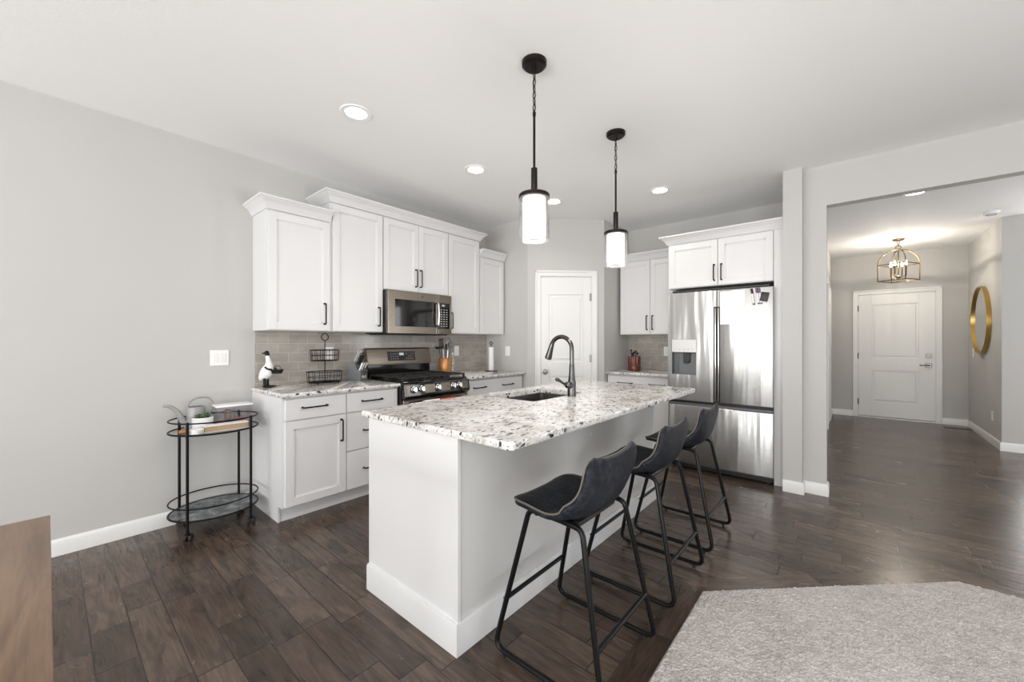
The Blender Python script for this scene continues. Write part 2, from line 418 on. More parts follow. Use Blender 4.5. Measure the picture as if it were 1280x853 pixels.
def dup(o, loc=None, label=None, parent=None):
    c = o.copy(); C.objects.link(c)
    if parent: c.parent = parent
    if loc is not None: c.location = loc
    if label: c['label'] = label
    for ch in o.children: dup(ch, None, None, c)
    return c

# ------------------------------------------------------------------ the room
struct('floor', MB().box(XL-0.2, XE+0.2, YS-0.2, YF+0.2, -0.1, 0), 'floor')
struct('ceiling', MB().box(XL-0.2, XE+0.2, YS-0.2, YF+0.2, H, H+0.1), 'ceiling')
struct('wall_left', MB().box(XL-0.15, XL, YS-0.2, YB+0.2, 0, H), 'wall')
PX0, PY0, PX1, PY1 = -2.904, 3.707, -2.246, 4.345
dv = Vector((PX1-PX0, PY1-PY0, 0)); DL = dv.length; dv.normalize(); dn = Vector((dv.y, -dv.x, 0))   # dn points into the kitchen
def dg(s_, d, z): return Vector((PX0, PY0, 0)) + dv*s_ + dn*d + Vector((0, 0, z))
struct('wall_pantry_left', MB().box(XL, PX0, PY0, PY0+0.11, 0, H), 'wall')
DO0, DO1, DH = 0.152, 0.764, 2.045            # opening of the pantry door along the diagonal
def dgbox(mb, s0, s1, d0, d1, z0, z1, bev=0.0):
    m = Matrix.Translation((PX0, PY0, 0)) @ Matrix(((dv.x, dn.x, 0, 0), (dv.y, dn.y, 0, 0), (0, 0, 1, 0), (0, 0, 0, 1)))
    return mb.box(s0, s1, d0, d1, z0, z1, bev, mat=m)
mb = MB(); dgbox(mb, 0, DO0, -0.11, 0, 0, H); dgbox(mb, DO1, DL, -0.11, 0, 0, H); dgbox(mb, DO0, DO1, -0.11, 0, DH, H)
struct('wall_pantry', mb, 'wall')
struct('wall_pantry_right', MB().box(PX1-0.11, PX1, PY1, YB, 0, H), 'wall')
struct('wall_back', MB().box(XL-0.15, -0.40, YB, YB+0.12, 0, H), 'wall')
struct('wall_fridge_side', MB().box(-0.454, -0.32, 4.106, YB, 0, H), 'wall')
struct('wall_foyer_left', MB().box(-0.45, -0.286, 4.289, YF, 0, H), 'wall')
mb = MB(); mb.box(-0.32, -0.165, 4.189, 4.289, 0, H); mb.box(-0.165, XE, 4.189, 4.289, 2.393, H)
struct('wall_header', mb, 'wall')
mb = MB()   # front wall with the entry door and one glazed door
for x0, x1, z0, z1 in [(-0.45, 0.062, 0, H), (0.062, 0.975, 2.06, H), (0.975, 1.86, 0, H), (1.86, 3.1, 2.0, H), (3.1, XE, 0, H)]: mb.box(x0, x1, YF, YF+0.15, z0, z1)
struct('wall_front', mb, 'wall')
struct('wall_foyer_right', MB().box(1.31, 1.475, 7.265, YF, 0, H), 'wall')
mb = MB()
xs = [XL-0.15]+[v for ab in SOUTH for v in ab]+[XE+0.15]
for i in range(0, len(xs), 2): mb.box(xs[i], xs[i+1], YS-0.15, YS, 0, H)
for a, b in SOUTH: mb.box(a, b, YS-0.15, YS, 0, 0.15); mb.box(a, b, YS-0.15, YS, 2.33, H)
struct('wall_behind', mb, 'wall')
mb = MB()
for y0, y1, z0, z1 in [(YS-0.15, -1.8, 0, H), (-1.8, 1.8, 0, 0.4), (-1.8, 1.8, 2.3, H), (1.8, 5.7, 0, H), (5.7, 7.5, 0, 0.35), (5.7, 7.5, 2.25, H), (7.5, YF+0.15, 0, H)]:
    mb.box(XE, XE+0.15, y0, y1, z0, z1)
struct('wall_right', mb, 'wall')
for i, (a, b) in enumerate(SOUTH):
    mb = MB()
    for x0, x1, z0, z1 in [(a, a+0.05, 0.15, 2.33), (b-0.05, b, 0.15, 2.33), (a, b, 0.15, 0.2), (a, b, 2.28, 2.33)]: mb.box(x0, x1, YS-0.02, YS+0.03, z0, z1)
    struct('window_%d' % (i+1), mb, 'trim')

BASEP = [(0, 0), (0.014, 0), (0.014, 0.078), (0.010, 0.092), (0.004, 0.098), (0, 0.098)]
def baseboard(side, *paths):
    mb = MB()
    for p in paths: mb.sweep(p, BASEP, 0.0)
    return struct('baseboard_'+side, mb, 'trim')
baseboard('left', [(XL, YS), (XL, 1.072)])
baseboard('pillar', [(-0.454, 4.106), (-0.32, 4.106), (-0.32, 4.189), (-0.165, 4.189), (-0.165, 4.289), (-0.286, 4.289)])
baseboard('foyer_left', [(-0.286, YF), (-0.286, 8.3)][::-1])
baseboard('foyer_back', [(-0.286, YF), (0.0, YF)], [(1.03, YF), (1.31, YF)])
baseboard('foyer_right', [(1.31, YF), (1.31, 7.265), (1.475, 7.265), (1.475, YF)])
baseboard('pantry', [(-2.93, PY0), (PX0, PY0), (PX0+dv.x*0.085, PY0+dv.y*0.085)], [(PX0+dv.x*0.836, PY0+dv.y*0.836), (PX1, PY1), (PX1, 4.37)])

# doors ------------------------------------------------------------
CAS = 0.066
def casing(mb, f, s0, s1, zt, d=0.0):
    """flat stepped casing round an opening; f(mb, s0, s1, d0, d1, z0, z1)"""
    for a, b, z0, z1 in [(s0-CAS, s0, 0, zt+CAS), (s1, s1+CAS, 0, zt+CAS), (s0, s1, zt, zt+CAS)]:
        f(mb, a, b, d, d+0.012, z0, z1, 0.002)
    for a, b, z0, z1 in [(s0-CAS, s0-CAS+0.022, 0, zt+CAS), (s1+CAS-0.022, s1+CAS, 0, zt+CAS), (s0-CAS, s1+CAS, zt+CAS-0.022, zt+CAS)]:
        f(mb, a, b, d+0.010, d+0.021, z0, z1, 0.004)
def panel_door(f, parent_loc, name, s0, s1, z0, z1, dface, th, panels):
    """moulded slab: stiles and rails, each panel sunk with a sloping field"""
    mb = MB()
    f(mb, s0, s1, dface-th, dface-0.014, z0, z1)
    xs = sorted({s0, s1} | {v for p in panels for v in p[:2]}); 
    px0, px1 = panels[0][0], panels[0][1]
    zz = [z0]+[v for p in sorted(panels, key=lambda p: p[2]) for v in p[2:]]+[z1]
    f(mb, s0, px0, dface-0.02, dface, z0, z1, 0.0015); f(mb, px1, s1, dface-0.02, dface, z0, z1, 0.0015)
    for i in range(0, len(zz), 2): f(mb, px0, px1, dface-0.02, dface, zz[i], zz[i+1], 0.0015)
    for a, b, c, d in panels:
        f(mb, a+0.010, b-0.010, dface-0.02, dface-0.0105, c+0.010, d-0.010, 0.003)
        f(mb, a+0.030, b-0.030, dface-0.022, dface-0.0025, c+0.030, d-0.030, 0.008)
    return struct(name, mb, 'trim')
d1 = panel_door(dgbox, None, 'door_1', DO0+0.006, DO1-0.006, 0.012, DH-0.006, -0.008, 0.036, [(0.255, 0.664, 1.03, 1.83), (0.255, 0.664, 0.24, 0.86)])
mb = MB(); casing(mb, dgbox, DO0, DO1, DH); struct('door_casing', mb, 'trim', d1)
mb = MB(); dgbox(mb, DO0-0.001, DO0+0.005, -0.11, 0.0, 0, DH); dgbox(mb, DO1-0.005, DO1+0.001, -0.11, 0.0, 0, DH); dgbox(mb, DO0, DO1, -0.11, 0, DH-0.005, DH+0.001); struct('door_jamb', mb, 'trim', d1)
k = MB(); k.lathe([(0, 0), (0.030, 0), (0.030, 0.006), (0.012, 0.012), (0.011, 0.028), (0.024, 0.036), (0.028, 0.048), (0.022, 0.060), (0, 0.064)], dg(0.208, -0.008, 0.915), 20, dn); k.build('door_knob', 'hinge', d1)
for z in (1.80, 1.07, 0.25):
    h = MB(); h.cyl(dg(DO1-0.004, 0.0, z-0.045), dg(DO1-0.004, 0.0, z+0.045), 0.007, 10); dgbox(h, DO1-0.022, DO1+0.012, -0.009, -0.005, z-0.045, z+0.045); h.build('door_hinge', 'hinge', d1)

def fbox(mb, s0, s1, d0, d1, z0, z1, bev=0.0): return mb.box(s0, s1, YF-d1, YF-d0, z0, z1, bev)
d2 = panel_door(fbox, None, 'door_2', 0.069, 0.966, 0.03, 2.052, -0.005, 0.04, [(0.235, 0.79, 1.0, 1.885), (0.235, 0.79, 0.27, 0.79)])
mb = MB(); casing(mb, fbox, 0.062, 0.975, 2.06); struct('door_casing', mb, 'trim', d2)
mb = MB(); fbox(mb, 0.061, 0.0675, -0.15, 0.0, 0, 2.06); fbox(mb, 0.9675, 0.976, -0.15, 0.0, 0, 2.06); fbox(mb, 0.062, 0.975, -0.15, 0.0, 2.0535, 2.061); fbox(mb, 0.06, 0.98, -0.15, -0.06, 0, 2.06); struct('door_jamb', mb, 'trim', d2)  # last box is a hidden backing added to block light leaking round the slab
mb = MB(); fbox(mb, 0.062, 0.975, -0.08, 0.03, 0.0, 0.022, 0.004); mb.build('door_threshold', 'light_plastic', d2)
mb = MB(); fbox(mb, 0.862, 0.928, -0.006, 0.008, 1.012, 1.078, 0.004); mb.lathe([(0, 0), (0.020, 0), (0.018, 0.016), (0, 0.017)], (0.895, YF-0.008, 1.045), 16, (0, -1, 0)); mb.build('deadbolt', 'gunmetal', d2)
mb = MB(); fbox(mb, 0.858, 0.930, -0.006, 0.008, 0.862, 0.934, 0.004); mb.cyl((0.895, YF, 0.898), (0.895, YF-0.05, 0.898), 0.012, 12); mb.box(0.79, 0.907, YF-0.058, YF-0.046, 0.889, 0.907, 0.004, 2); mb.build('door_lever', 'gunmetal', d2)
for z in (1.83, 1.03, 0.26):
    mb = MB(); mb.cyl((0.064, YF-0.006, z-0.05), (0.064, YF-0.006, z+0.05), 0.008, 10); mb.build('door_hinge', 'gunmetal', d2)
# closet door on the left of the foyer: casing and slab
def lbox(mb, s0, s1, d0, d1, z0, z1, bev=0.0): return mb.box(-0.286+d0, -0.286+d1, s0, s1, z0, z1, bev)
d3 = panel_door(lbox, None, 'door_3', 7.45, 8.2, 0.012, 2.04, 0.008, 0.03, [(7.57, 8.08, 1.03, 1.86), (7.57, 8.08, 0.24, 0.86)])
mb = MB(); casing(mb, lbox, 7.44, 8.21, 2.045); struct('door_casing', mb, 'trim', d3)
# glazed door in the front wall seen past the foyer wall
w = MB()
for x0, x1, z0, z1 in [(1.76, 1.86, 0, 2.06), (3.1, 3.2, 0, 2.06), (1.76, 3.2, 2.0, 2.06)]: w.box(x0, x1, YF-0.02, YF+0.02, z0, z1, 0.003)
w5 = struct('window_5', w, 'trim')
w = MB()
for x0, x1, z0, z1 in [(1.86, 1.875, 0.0, 2.0), (3.06, 3.1, 0, 2.0), (1.86, 3.1, 1.27, 1.31), (1.86, 3.1, 0.0, 0.1), (1.86, 3.1, 1.96, 2.0)]: w.box(x0, x1, YF+0.03, YF+0.07, z0, z1)
struct('window_frame', w, 'trim', w5)
struct('window_pane', MB().box(1.875, 3.06, YF+0.05, YF+0.054, 0.1, 1.96), 'glass', w5)
t = thing('sideboard', (2.35, 8.72, 0), 'low dark cabinet in front of the glazed front window past the foyer wall', 'cabinet')
MB().box(1.80, 2.9, 8.55, 8.9, 0.08, 0.86, 0.006).build('carcass', 'sofa', t); MB().box(1.79, 2.91, 8.54, 8.91, 0.86, 0.89, 0.004).build('top', 'black', t)
for a in (1.84, 2.82):
    for b in (8.58, 8.83): MB().box(a, a+0.04, b, b+0.04, 0, 0.08).build('leg', 'black', t)

# carpet inset with mitred border boards ------------------------------------
cp = [(-0.575, YS+0.3), (-0.575, 2.165), (0.409, 3.125), (XE-0.02, 3.125), (XE-0.02, YS+0.3)]
mb = MB()
def off(poly, d):
    n = len(poly); out = []
    for i in range(n):
        a, b, c = Vector(poly[i-1]), Vector(poly[i]), Vector(poly[(i+1) % n])
        d1_, d2_ = (b-a).normalized(), (c-b).normalized(); n1, n2 = Vector((-d1_.y, d1_.x)), Vector((-d2_.y, d2_.x))
        m = (n1+n2)/(1+n1.dot(n2)); out.append(b+m*d)
    return out
i1 = off(cp, -0.008)
rings = [[(x, y, 0.0) for x, y in cp], [(x, y, 0.010) for x, y in cp], [(v.x, v.y, 0.016) for v in i1]]
mb.loft(rings)
cpt_o = tag(mb.build('carpet', 'carpet', None, (1.2, 0, 0)), 'light grey wall-to-wall carpet inset in the dark plank floor', 'carpet', kind='stuff')
def carpet_pile():
    st_ = 0.0072; rnd = random.Random(11); vs = []; fs = []; idx = {}
    nx, ny = int(3.3/st_), int(2.7/st_)
    def inside(x, y): return x > -0.569 and y < 3.119 and (y-2.165)*0.984 - (x+0.575)*0.960 < -0.012
    for j in range(ny):
        for i in range(nx):
            x, y = -0.567+i*st_, 0.42+j*st_
            if not inside(x, y): continue
            idx[i, j] = len(vs); tall = 0.0165+0.0065*rnd.random()**1.5
            vs.append((x+rnd.uniform(-.003, .003)-1.2, y+rnd.uniform(-.003, .003), tall))
    for (i, j), k in idx.items():
        a, b, c = idx.get((i+1, j)), idx.get((i+1, j+1)), idx.get((i, j+1))
        if a is not None and b is not None and c is not None: fs.append((k, a, b, c))
    me = bpy.data.meshes.new('pile'); me.from_pydata(vs, [], fs); me.materials.append(M['carpet'])
    o = bpy.data.objects.new('pile', me); C.objects.link(o); o.parent = cpt_o; o['kind'] = 'stuff'
carpet_pile()
o1 = off(cp, 0.122)
for i in range(3):
    a, b = Vector(cp[i]), Vector(cp[i+1]); A, B = o1[i], o1[i+1]
    L = (b-a).length; u = (b-a).normalized(); n_ = Vector((-u.y, u.x))
    def loc(v): return ((v-a).dot(u), (v-a).dot(n_))
    q = [loc(a), loc(b), loc(B), loc(A)]
    mb = MB(); mb.prism(q, lambda p, r, t: Vector((p, r+0.14, t)), 0.0, 0.0015)
    o = mb.build('trim_%d' % (i+1), 'border'); o['kind'] = 'structure'
    o.rotation_euler = (0, 0, math.atan2(u.y, u.x)); sh = Matrix.Rotation(math.atan2(u.y, u.x), 3, 'Z') @ Vector((0, -0.14, 0)); o.location = (a.x+sh.x, a.y+sh.y, 0)

# backsplash ---------------------------------------------------------------
struct('backsplash_left', MB().box(XL, XL+0.008, 1.078, PY0, 0.905, 1.375), 'tile_y')
struct('backsplash_back', MB().box(PX1, -1.44, YB-0.008, YB, 0.905, 1.375), 'tile_x')

# ------------------------------------------------------------------ cabinets
# a frame maps (a along the run, d out from the wall, z) to the room
def LF(x0=XL):  return lambda a, d, z: Vector((x0+d, a, z))
def BF(y0=YB):  return lambda a, d, z: Vector((a, y0-d, z))
def fb(mb, F, a0, a1, d0, d1, z0, z1, bev=0.0):
    p, q = F(a0, d0, z0), F(a1, d1, z1); return mb.box(p.x, q.x, p.y, q.y, z0, z1, bev)
def shaker(F, a0, a1, d, z0, z1, fr=0.058, th=0.02):
    mb = MB()
    fb(mb, F, a0+0.004, a1-0.004, d, d+th*0.55, z0+0.004, z1-0.004)
    for p in [(a0, a0+fr, z0, z1), (a1-fr, a1, z0, z1), (a0+fr, a1-fr, z0, z0+fr), (a0+fr, a1-fr, z1-fr, z1)]:
        fb(mb, F, p[0], p[1], d, d+th, p[2], p[3], 0.0012)
    b = 0.008
    for p in [(a0+fr, a0+fr+b, z0+fr, z1-fr), (a1-fr-b, a1-fr, z0+fr, z1-fr), (a0+fr, a1-fr, z0+fr, z0+fr+b), (a0+fr, a1-fr, z1-fr-b, z1-fr)]:
        fb(mb, F, p[0], p[1], d, d+th*0.75, p[2], p[3])
    return mb
def slabfront(F, a0, a1, d, z0, z1, th=0.02): return fb(MB(), F, a0, a1, d, d+th, z0, z1, 0.002)
def pull(F, d, a, z, L, vertical):
    mb = MB(); h = L/2
    if vertical: pts = [F(a, d-0.002, z-h), F(a, d+0.03, z-h), F(a, d+0.03, z+h), F(a, d-0.002, z+h)]
    else: pts = [F(a-h, d-0.002, z), F(a-h, d+0.03, z), F(a+h, d+0.03, z), F(a+h, d-0.002, z)]
    mb.tube(fillet(pts, 0.012, 4), 0.0056, 8)
    for p, q in ((pts[0], pts[1]), (pts[3], pts[2])): mb.cyl(p, p+(q-p)*0.16, 0.0085, 10)
    return mb
CROWN = [(0, 0), (0.010, 0), (0.014, 0.014), (0.020, 0.020), (0.026, 0.036), (0.040, 0.052), (0.056, 0.062), (0.060, 0.068), (0.070, 0.072), (0.070, 0.084), (0, 0.084)]

def upper(name, F, a0, a1, dep, z0, z1, doors, label, crown_path=None, group=None, filler=0.003):
    """doors: (a0, a1, handle a or None)"""
    base = F((a0+a1)/2, dep/2, z0); t = thing(name, base, label, 'cabinet', group)
    fb(MB(), F, a0, a1, 0.003, dep, z0, z1, 0.001).build('body', 'cab', t)
    for b0, b1, ha in doors:
        dr = shaker(F, b0, b1, dep+0.001, z0+0.006, z1-0.014).build('door', 'cab', t)
        if ha is not None: pull(F, dep+0.021, ha, z0+0.140 if z1-z0 > 0.5 else z0+0.125, 0.165 if z1-z0 > 0.5 else 0.15, True).build('handle', 'black', dr)
    if crown_path: MB().sweep(crown_path, CROWN, z1-0.004).build('crown', 'cab', t)
    return t
FL_ = LF(); UD = 0.308; xf = XL+UD+0.012
ZU = 1.357
G_UP = 'white upper cabinets along the left wall'
upper('upper_cabinet', FL_, 1.062, 1.530, UD, ZU, 2.258, [(1.068, 1.524, 1.478)], 'white shaker wall cabinet at the left end of the run, above the goose figurine',
      [(XL+0.004, 1.062), (xf, 1.062), (xf, 1.530)], G_UP)
upper('upper_cabinet', FL_, 1.5305, 2.0145, UD, ZU, 2.43, [(1.548, 2.009, 1.966)], 'tall white shaker wall cabinet between the left end cabinet and the microwave',
      [(XL+0.004, 1.5305), (xf, 1.5305), (xf, 2.0145)], G_UP)
upper('upper_cabinet', FL_, 2.015, 2.7895, UD, 1.752, 2.43, [(2.020, 2.405, 2.372), (2.410, 2.785, 2.428)], 'short white two-door cabinet directly above the microwave', [(xf, 2.015), (xf, 2.7895)], G_UP)
upper('upper_cabinet', FL_, 2.790, 3.262, UD, ZU, 2.43, [(2.796, 3.250, 2.828)], 'tall white shaker wall cabinet just right of the microwave, handle at its left edge',
      [(xf, 2.790), (xf, 3.262), (XL+0.004, 3.262)], G_UP)
upper('upper_cabinet', FL_, 3.2625, 3.690, UD, ZU, 2.258, [(3.275, 3.676, None)], 'short narrow white wall cabinet at the pantry end, above the paper towel holder',
      [(xf, 3.2625), (xf, 3.692)], G_UP)

def base_cab(F, a0, a1, dep, fronts, label, group, endL=False, endR=False):
    t = thing('base_cabinet', F((a0+a1)/2, dep/2, 0), label, 'cabinet', group)
    mb = fb(MB(), F, a0, a1, 0.002, dep, 0.115, 0.883, 0.001); mb.build('body', 'cab', t)
    fb(MB(), F, a0, a1, 0.002, dep-0.078, 0.0, 0.115).build('toe_kick', 'cab', t)
    if endL:
        fb(MB(), F, a0-0.012, a0, 0.002, dep-0.07, 0.0, 0.115).build('end_panel', 'cab', t); fb(MB(), F, a0-0.012, a0, 0.002, dep, 0.115, 0.883).build('end_panel', 'cab', t)
    for kind, b0, b1, z0, z1, hs in fronts:
        if kind == 'door': o = shaker(F, b0, b1, dep+0.001, z0, z1).build('door', 'cab', t)
        else: o = slabfront(F, b0, b1, dep+0.001, z0, z1).build('drawer', 'cab', t)
        for a, z, L, v in hs: pull(F, dep+0.021, a, z, L, v).build('handle', 'black', o)
    return t
G_B = 'white base cabinets along the left wall'
BD = 0.602
base_cab(FL_, 1.072, 1.5145, BD, [('drawer', 1.076, 1.511, 0.722, 0.868, [(1.275, 0.803, 0.172, False)]), ('door', 1.076, 1.511, 0.122, 0.714, [(1.472, 0.597, 0.16, True)])],
         'white base cabinet with one drawer over a shaker door, beside the bar cart', G_B, endL=True)
base_cab(FL_, 1.515, 1.983, BD, [('drawer', 1.519, 1.965, 0.722, 0.868, [(1.730, 0.800, 0.172, False)]), ('drawer', 1.519, 1.965, 0.422, 0.714, [(1.742, 0.568, 0.172, False)]),
         ('drawer', 1.519, 1.965, 0.122, 0.414, [(1.742, 0.265, 0.172, False)])], 'white base cabinet of three stacked drawers, left of the range', G_B)
base_cab(FL_, 2.752, 3.690, BD, [('drawer', 2.760, 3.672, 0.722, 0.868, [(2.962, 0.793, 0.172, False), (3.412, 0.790, 0.172, False)]),
         ('door', 2.760, 3.214, 0.122, 0.714, [(3.18, 0.60, 0.16, True)]), ('door', 3.218, 3.672, 0.122, 0.714, [(3.252, 0.60, 0.16, True)])],
         'white base cabinet right of the range, wide drawer with two pulls', G_B)

def slab(outer, z0, z1, hole=None, jit=0.0, step=0.03, seed=1, rough_edges=None):
    """stone slab with a slightly chipped edge"""
    rnd = random.Random(seed); mb = MB(); bm = mb.bm
    def dens(poly):
        out = []
        for i in range(len(poly)):
            a, b = Vector(poly[i]), Vector(poly[(i+1) % len(poly)]); n = max(1, int((b-a).length/step)) if jit else 1
            nrm = Vector(((b-a).y, -(b-a).x)).normalized()
            for k in range(n): out.append((a+(b-a)*(k/n), nrm, 0 < k < n))
        return out
    D = dens(outer); rows = []
    for z, inset in ((z1, 0.0035), (z1-0.004, 0.0), ((z0+z1)/2, 0.0), (z0+0.004, 0.001), (z0, 0.004)):
        row = []
        for p, nrm, mid in D:
            d = -inset
            if jit: d += rnd.uniform(-jit, 0)*(1.0 if z < z1 else 0.5)
            q = p+nrm*d; row.append(bm.verts.new((q.x, q.y, z)))
        rows.append(row)
    n = len(D)
    for a, b in zip(rows, rows[1:]):
        for k in range(n): bm.faces.new((a[k], a[(k+1) % n], b[(k+1) % n], b[k]))
    if hole is None:
        bm.faces.new(rows[0]); bm.faces.new(rows[-1][::-1])
    else:
        ht = [bm.verts.new((x, y, z1)) for x, y in hole]; hb = [bm.verts.new((x, y, z0)) for x, y in hole]; m = len(hole)
        for k in range(m): bm.faces.new((ht[k], ht[(k+1) % m], hb[(k+1) % m], hb[k]))
        for r, hh in ((rows[0], ht), (rows[-1], hb)):
            es = []
            for L in (r, hh):
                for k in range(len(L)):
                    e = bm.edges.get((L[k], L[(k+1) % len(L)])) or bm.edges.new((L[k], L[(k+1) % len(L)])); es.append(e)
            bmesh.ops.triangle_fill(bm, edges=es, use_beauty=True, use_dissolve=False)
    return mb
cx = -2.934
tag(slab([(XL+0.001, 1.043), (cx, 1.043), (cx, 1.985), (XL+0.001, 1.985)], 0.884, 0.914, None, 0.0012).build('countertop', 'granite', None, (XL+0.3, 1.5, 0.884), smooth=50),
    'speckled white granite counter on the left of the range, carrying the goose figurine', 'countertop', 'granite countertops')
tag(slab([(XL+0.001, 2.750), (cx, 2.750), (cx, PY0-0.001), (XL+0.001, PY0-0.001)], 0.884, 0.914, None, 0.0012, seed=2).build('countertop', 'granite', None, (XL+0.3, 3.2, 0.884), smooth=50),
    'speckled white granite counter right of the range, under the paper towel holder', 'countertop', 'granite countertops')
# back wall
FB_ = BF()
base_cab(FB_, -2.238, -1.457, BD, [('drawer', -2.226, -1.456, 0.722, 0.868, [(-2.012, 0.792, 0.172, False), (-1.640, 0.792, 0.172, False)]),
         ('door', -2.226, -1.843, 0.122, 0.714, [(-1.875, 0.60, 0.16, True)]), ('door', -1.839, -1.456, 0.122, 0.714, [(-1.807, 0.60, 0.16, True)])],
         'white base cabinet between pantry wall and refrigerator', 'white base cabinet on the back wall')
tag(slab([(PX1+0.001, 4.379), (-1.456, 4.379), (-1.456, YB-0.001), (PX1+0.001, YB-0.001)], 0.884, 0.914, None, 0.0012, seed=3).build('countertop', 'granite', None, (-1.85, 4.7, 0.884), smooth=50),
    'short granite counter beside the refrigerator, carrying the red-brown canister', 'countertop', 'granite countertops')
yb_ = YB-UD-0.012
upper('upper_cabinet', FB_, -2.214, -1.4575, UD, ZU, 2.258, [(-2.206, -1.834, -1.866), (-1.829, -1.458, -1.798)], 'white two-door wall cabinet between the pantry wall and the refrigerator',
      [(-2.216, yb_), (-1.4575, yb_)])
# cabinet over the refrigerator: deep box plus a floor-length side panel
t = upper('fridge_cabinet', FB_, -1.452, -0.530, YB-4.222, 1.812, 2.268, [(-1.440, -0.984, -1.012), (-0.979, -0.536, -0.948)], 'wide white two-door cabinet directly over the refrigerator',
      [(-1.452, 4.63), (-1.452, 4.210), (-0.458, 4.210)])
MB().box(-0.5295, -0.457, 4.212, YB-0.002, 0.0, 2.268).build('side_panel', 'cab', t)
MB().box(-1.452, -1.436, 4.40, YB-0.002, 0.0, 1.812).build('side_panel', 'cab', t)

# ------------------------------------------------------------------ refrigerator
t = thing('refrigerator', (-0.978, 4.6, 0), 'stainless steel french-door refrigerator with bottom freezer and water dispenser', 'refrigerator')
MB().box(-1.428, -0.532, 4.215, 4.98, 0.045, 1.765, 0.004).build('body', 'grey_plastic', t)
MB().box(-1.42, -0.54, 4.22, 4.95, 0.012, 0.05).build('base_grille', 'black_plastic', t)
MB().box(-1.40, -0.56, 4.19, 4.40, 1.765, 1.785, 0.004).build('hinge_cover', 'black_plastic', t)
def fdoor(x0, x1, z0, z1): return MB().box(x0, x1, 4.148, 4.208, z0, z1, 0.006, 3)
# left door built round the dispenser recess
dx0, dx1, dz0, dz1 = -1.392, -1.160, 0.945, 1.292
mb = MB()
b2 = bmesh.new()
xs = [-1.431, dx0, dx1, -1.006]; zs = [0.690, dz0, dz1, 1.758]
for i in range(3):
    for j in range(3):
        if (i, j) == (1, 1): continue
        mb.box(xs[i], xs[i+1], 4.148, 4.208, zs[j], zs[j+1])
bmesh.ops.remove_doubles(mb.bm, verts=mb.bm.verts[:], dist=1e-5)
inner = [f for f in mb.bm.faces if len([g for g in mb.bm.faces if g is not f and set(v.index for v in g.verts) == set(v.index for v in f.verts)]) > 0] if False else []
b2.free()
ld = mb.build('door', 'steel', t)
mb = MB(); mb.box(dx0, dx1, 4.1475, 4.20, 1.165, dz1, 0.003); dp = mb.build('dispenser_panel', 'light_plastic', ld)
for k in range(5): MB().sph((dx0+0.035+k*0.041, 4.1475, 1.196), 0.006, (1, 0.15, 0.5), 10).build('touch_key', 'grey_plastic', dp)
mb = MB()
mb.box(dx0, dx1, 4.204, 4.2075, dz0, 1.165); mb.box(dx0, dx0+0.004, 4.149, 4.205, dz0, 1.165); mb.box(dx1-0.004, dx1, 4.149, 4.205, dz0, 1.165); mb.box(dx0, dx1, 4.149, 4.205, dz0, dz0+0.006)
mb.prism([(4.2, 0.952), (4.17, 0.952), (4.196, 1.16), (4.2, 1.16)], lambda p, q, u: Vector((u, p, q)), -1.330, dx1-0.005)
mb.build('dispenser_recess', 'grey_plastic', ld)
mb = MB(); mb.box(-1.288, -1.222, 4.172, 4.192, 1.06, 1.165, 0.004); mb.box(-1.276, -1.234, 4.160, 4.180, 1.055, 1.085, 0.004); mb.build('dispenser_paddle', 'black_plastic', ld)
rd = fdoor(-0.9515, -0.527, 0.690, 1.758).build('door', 'steel', t)
MB().box(-1.006, -0.9795, 4.152, 4.208, 1.60, 1.758, 0.002).build('door_end', 'steel', ld); MB().box(-0.9755, -0.9515, 4.152, 4.208, 1.60, 1.758, 0.002).build('door_end', 'steel', rd)
MB().box(-1.006, -0.9515, 4.180, 4.212, 0.690, 1.60).build('handle_recess', 'black_plastic', t)
MB().box(-1.000, -0.986, 4.150, 4.176, 0.70, 1.59, 0.004, 2).build('handle', 'chrome', ld); MB().box(-0.972, -0.958, 4.150, 4.176, 0.70, 1.59, 0.004, 2).build('handle', 'chrome', rd)
mb = MB(); mb.box(-1.431, -0.527, 4.148, 4.208, 0.072, 0.640, 0.006, 3); fz = mb.build('freezer_drawer', 'steel', t)
MB().box(-1.428, -0.530, 4.172, 4.21, 0.63, 0.70).build('drawer_recess', 'black_plastic', t)
MB().box(-1.43, -0.528, 4.153, 4.176, 0.640, 0.662, 0.004, 2).build('handle', 'grey_plastic', fz)
for x in (-1.38, -0.58): MB().cyl((x, 4.25, 0.0), (x, 4.25, 0.05), 0.02, 12).build('foot', 'black_plastic', t)
# magnets on its door
yD = 4.148
tag(MB().box(-0.948, -0.744, yD-0.004, yD-0.0005, 1.432, 1.742, 0.001).build('whiteboard', 'white_plastic', None, (-0.85, yD, 1.43)), 'plain white magnetic board stuck to the right refrigerator door', 'whiteboard')
def marker(x, z, lean, cap, label):
    m = thing('marker_pen', (x, yD-0.009, z), label, 'marker', 'markers on the refrigerator door')
    d = Vector((math.sin(lean), 0, -math.cos(lean))); p = Vector((x, yD-0.009, z))
    MB().cyl(p+d*0.032, p+d*0.122, 0.0085, 12).build('barrel', 'white_plastic', m)
    MB().cyl(p-d*0.012, p+d*0.034, 0.0092, 12).build('cap', cap, m)
    MB().cyl(p+d*0.122, p+d*0.132, 0.0088, 12).build('end_plug', cap, m)
marker(-0.690, 1.735, 0.14, 'black_plastic', 'white marker with black cap, nearest the whiteboard')
marker(-0.652, 1.738, 0.13, 'purple', 'white marker with purple cap, second from the whiteboard')
marker(-0.632, 1.738, 0.14, 'grey_plastic', 'white marker with grey cap, between purple marker and eraser')
er = MB(); er.box(-0.030, 0.030, -0.022, 0, -0.040, 0.040, 0.004, 2, Matrix.Translation((-0.590, yD-0.001, 1.668)) @ Matrix.Rotation(0.2, 4, 'Y'))
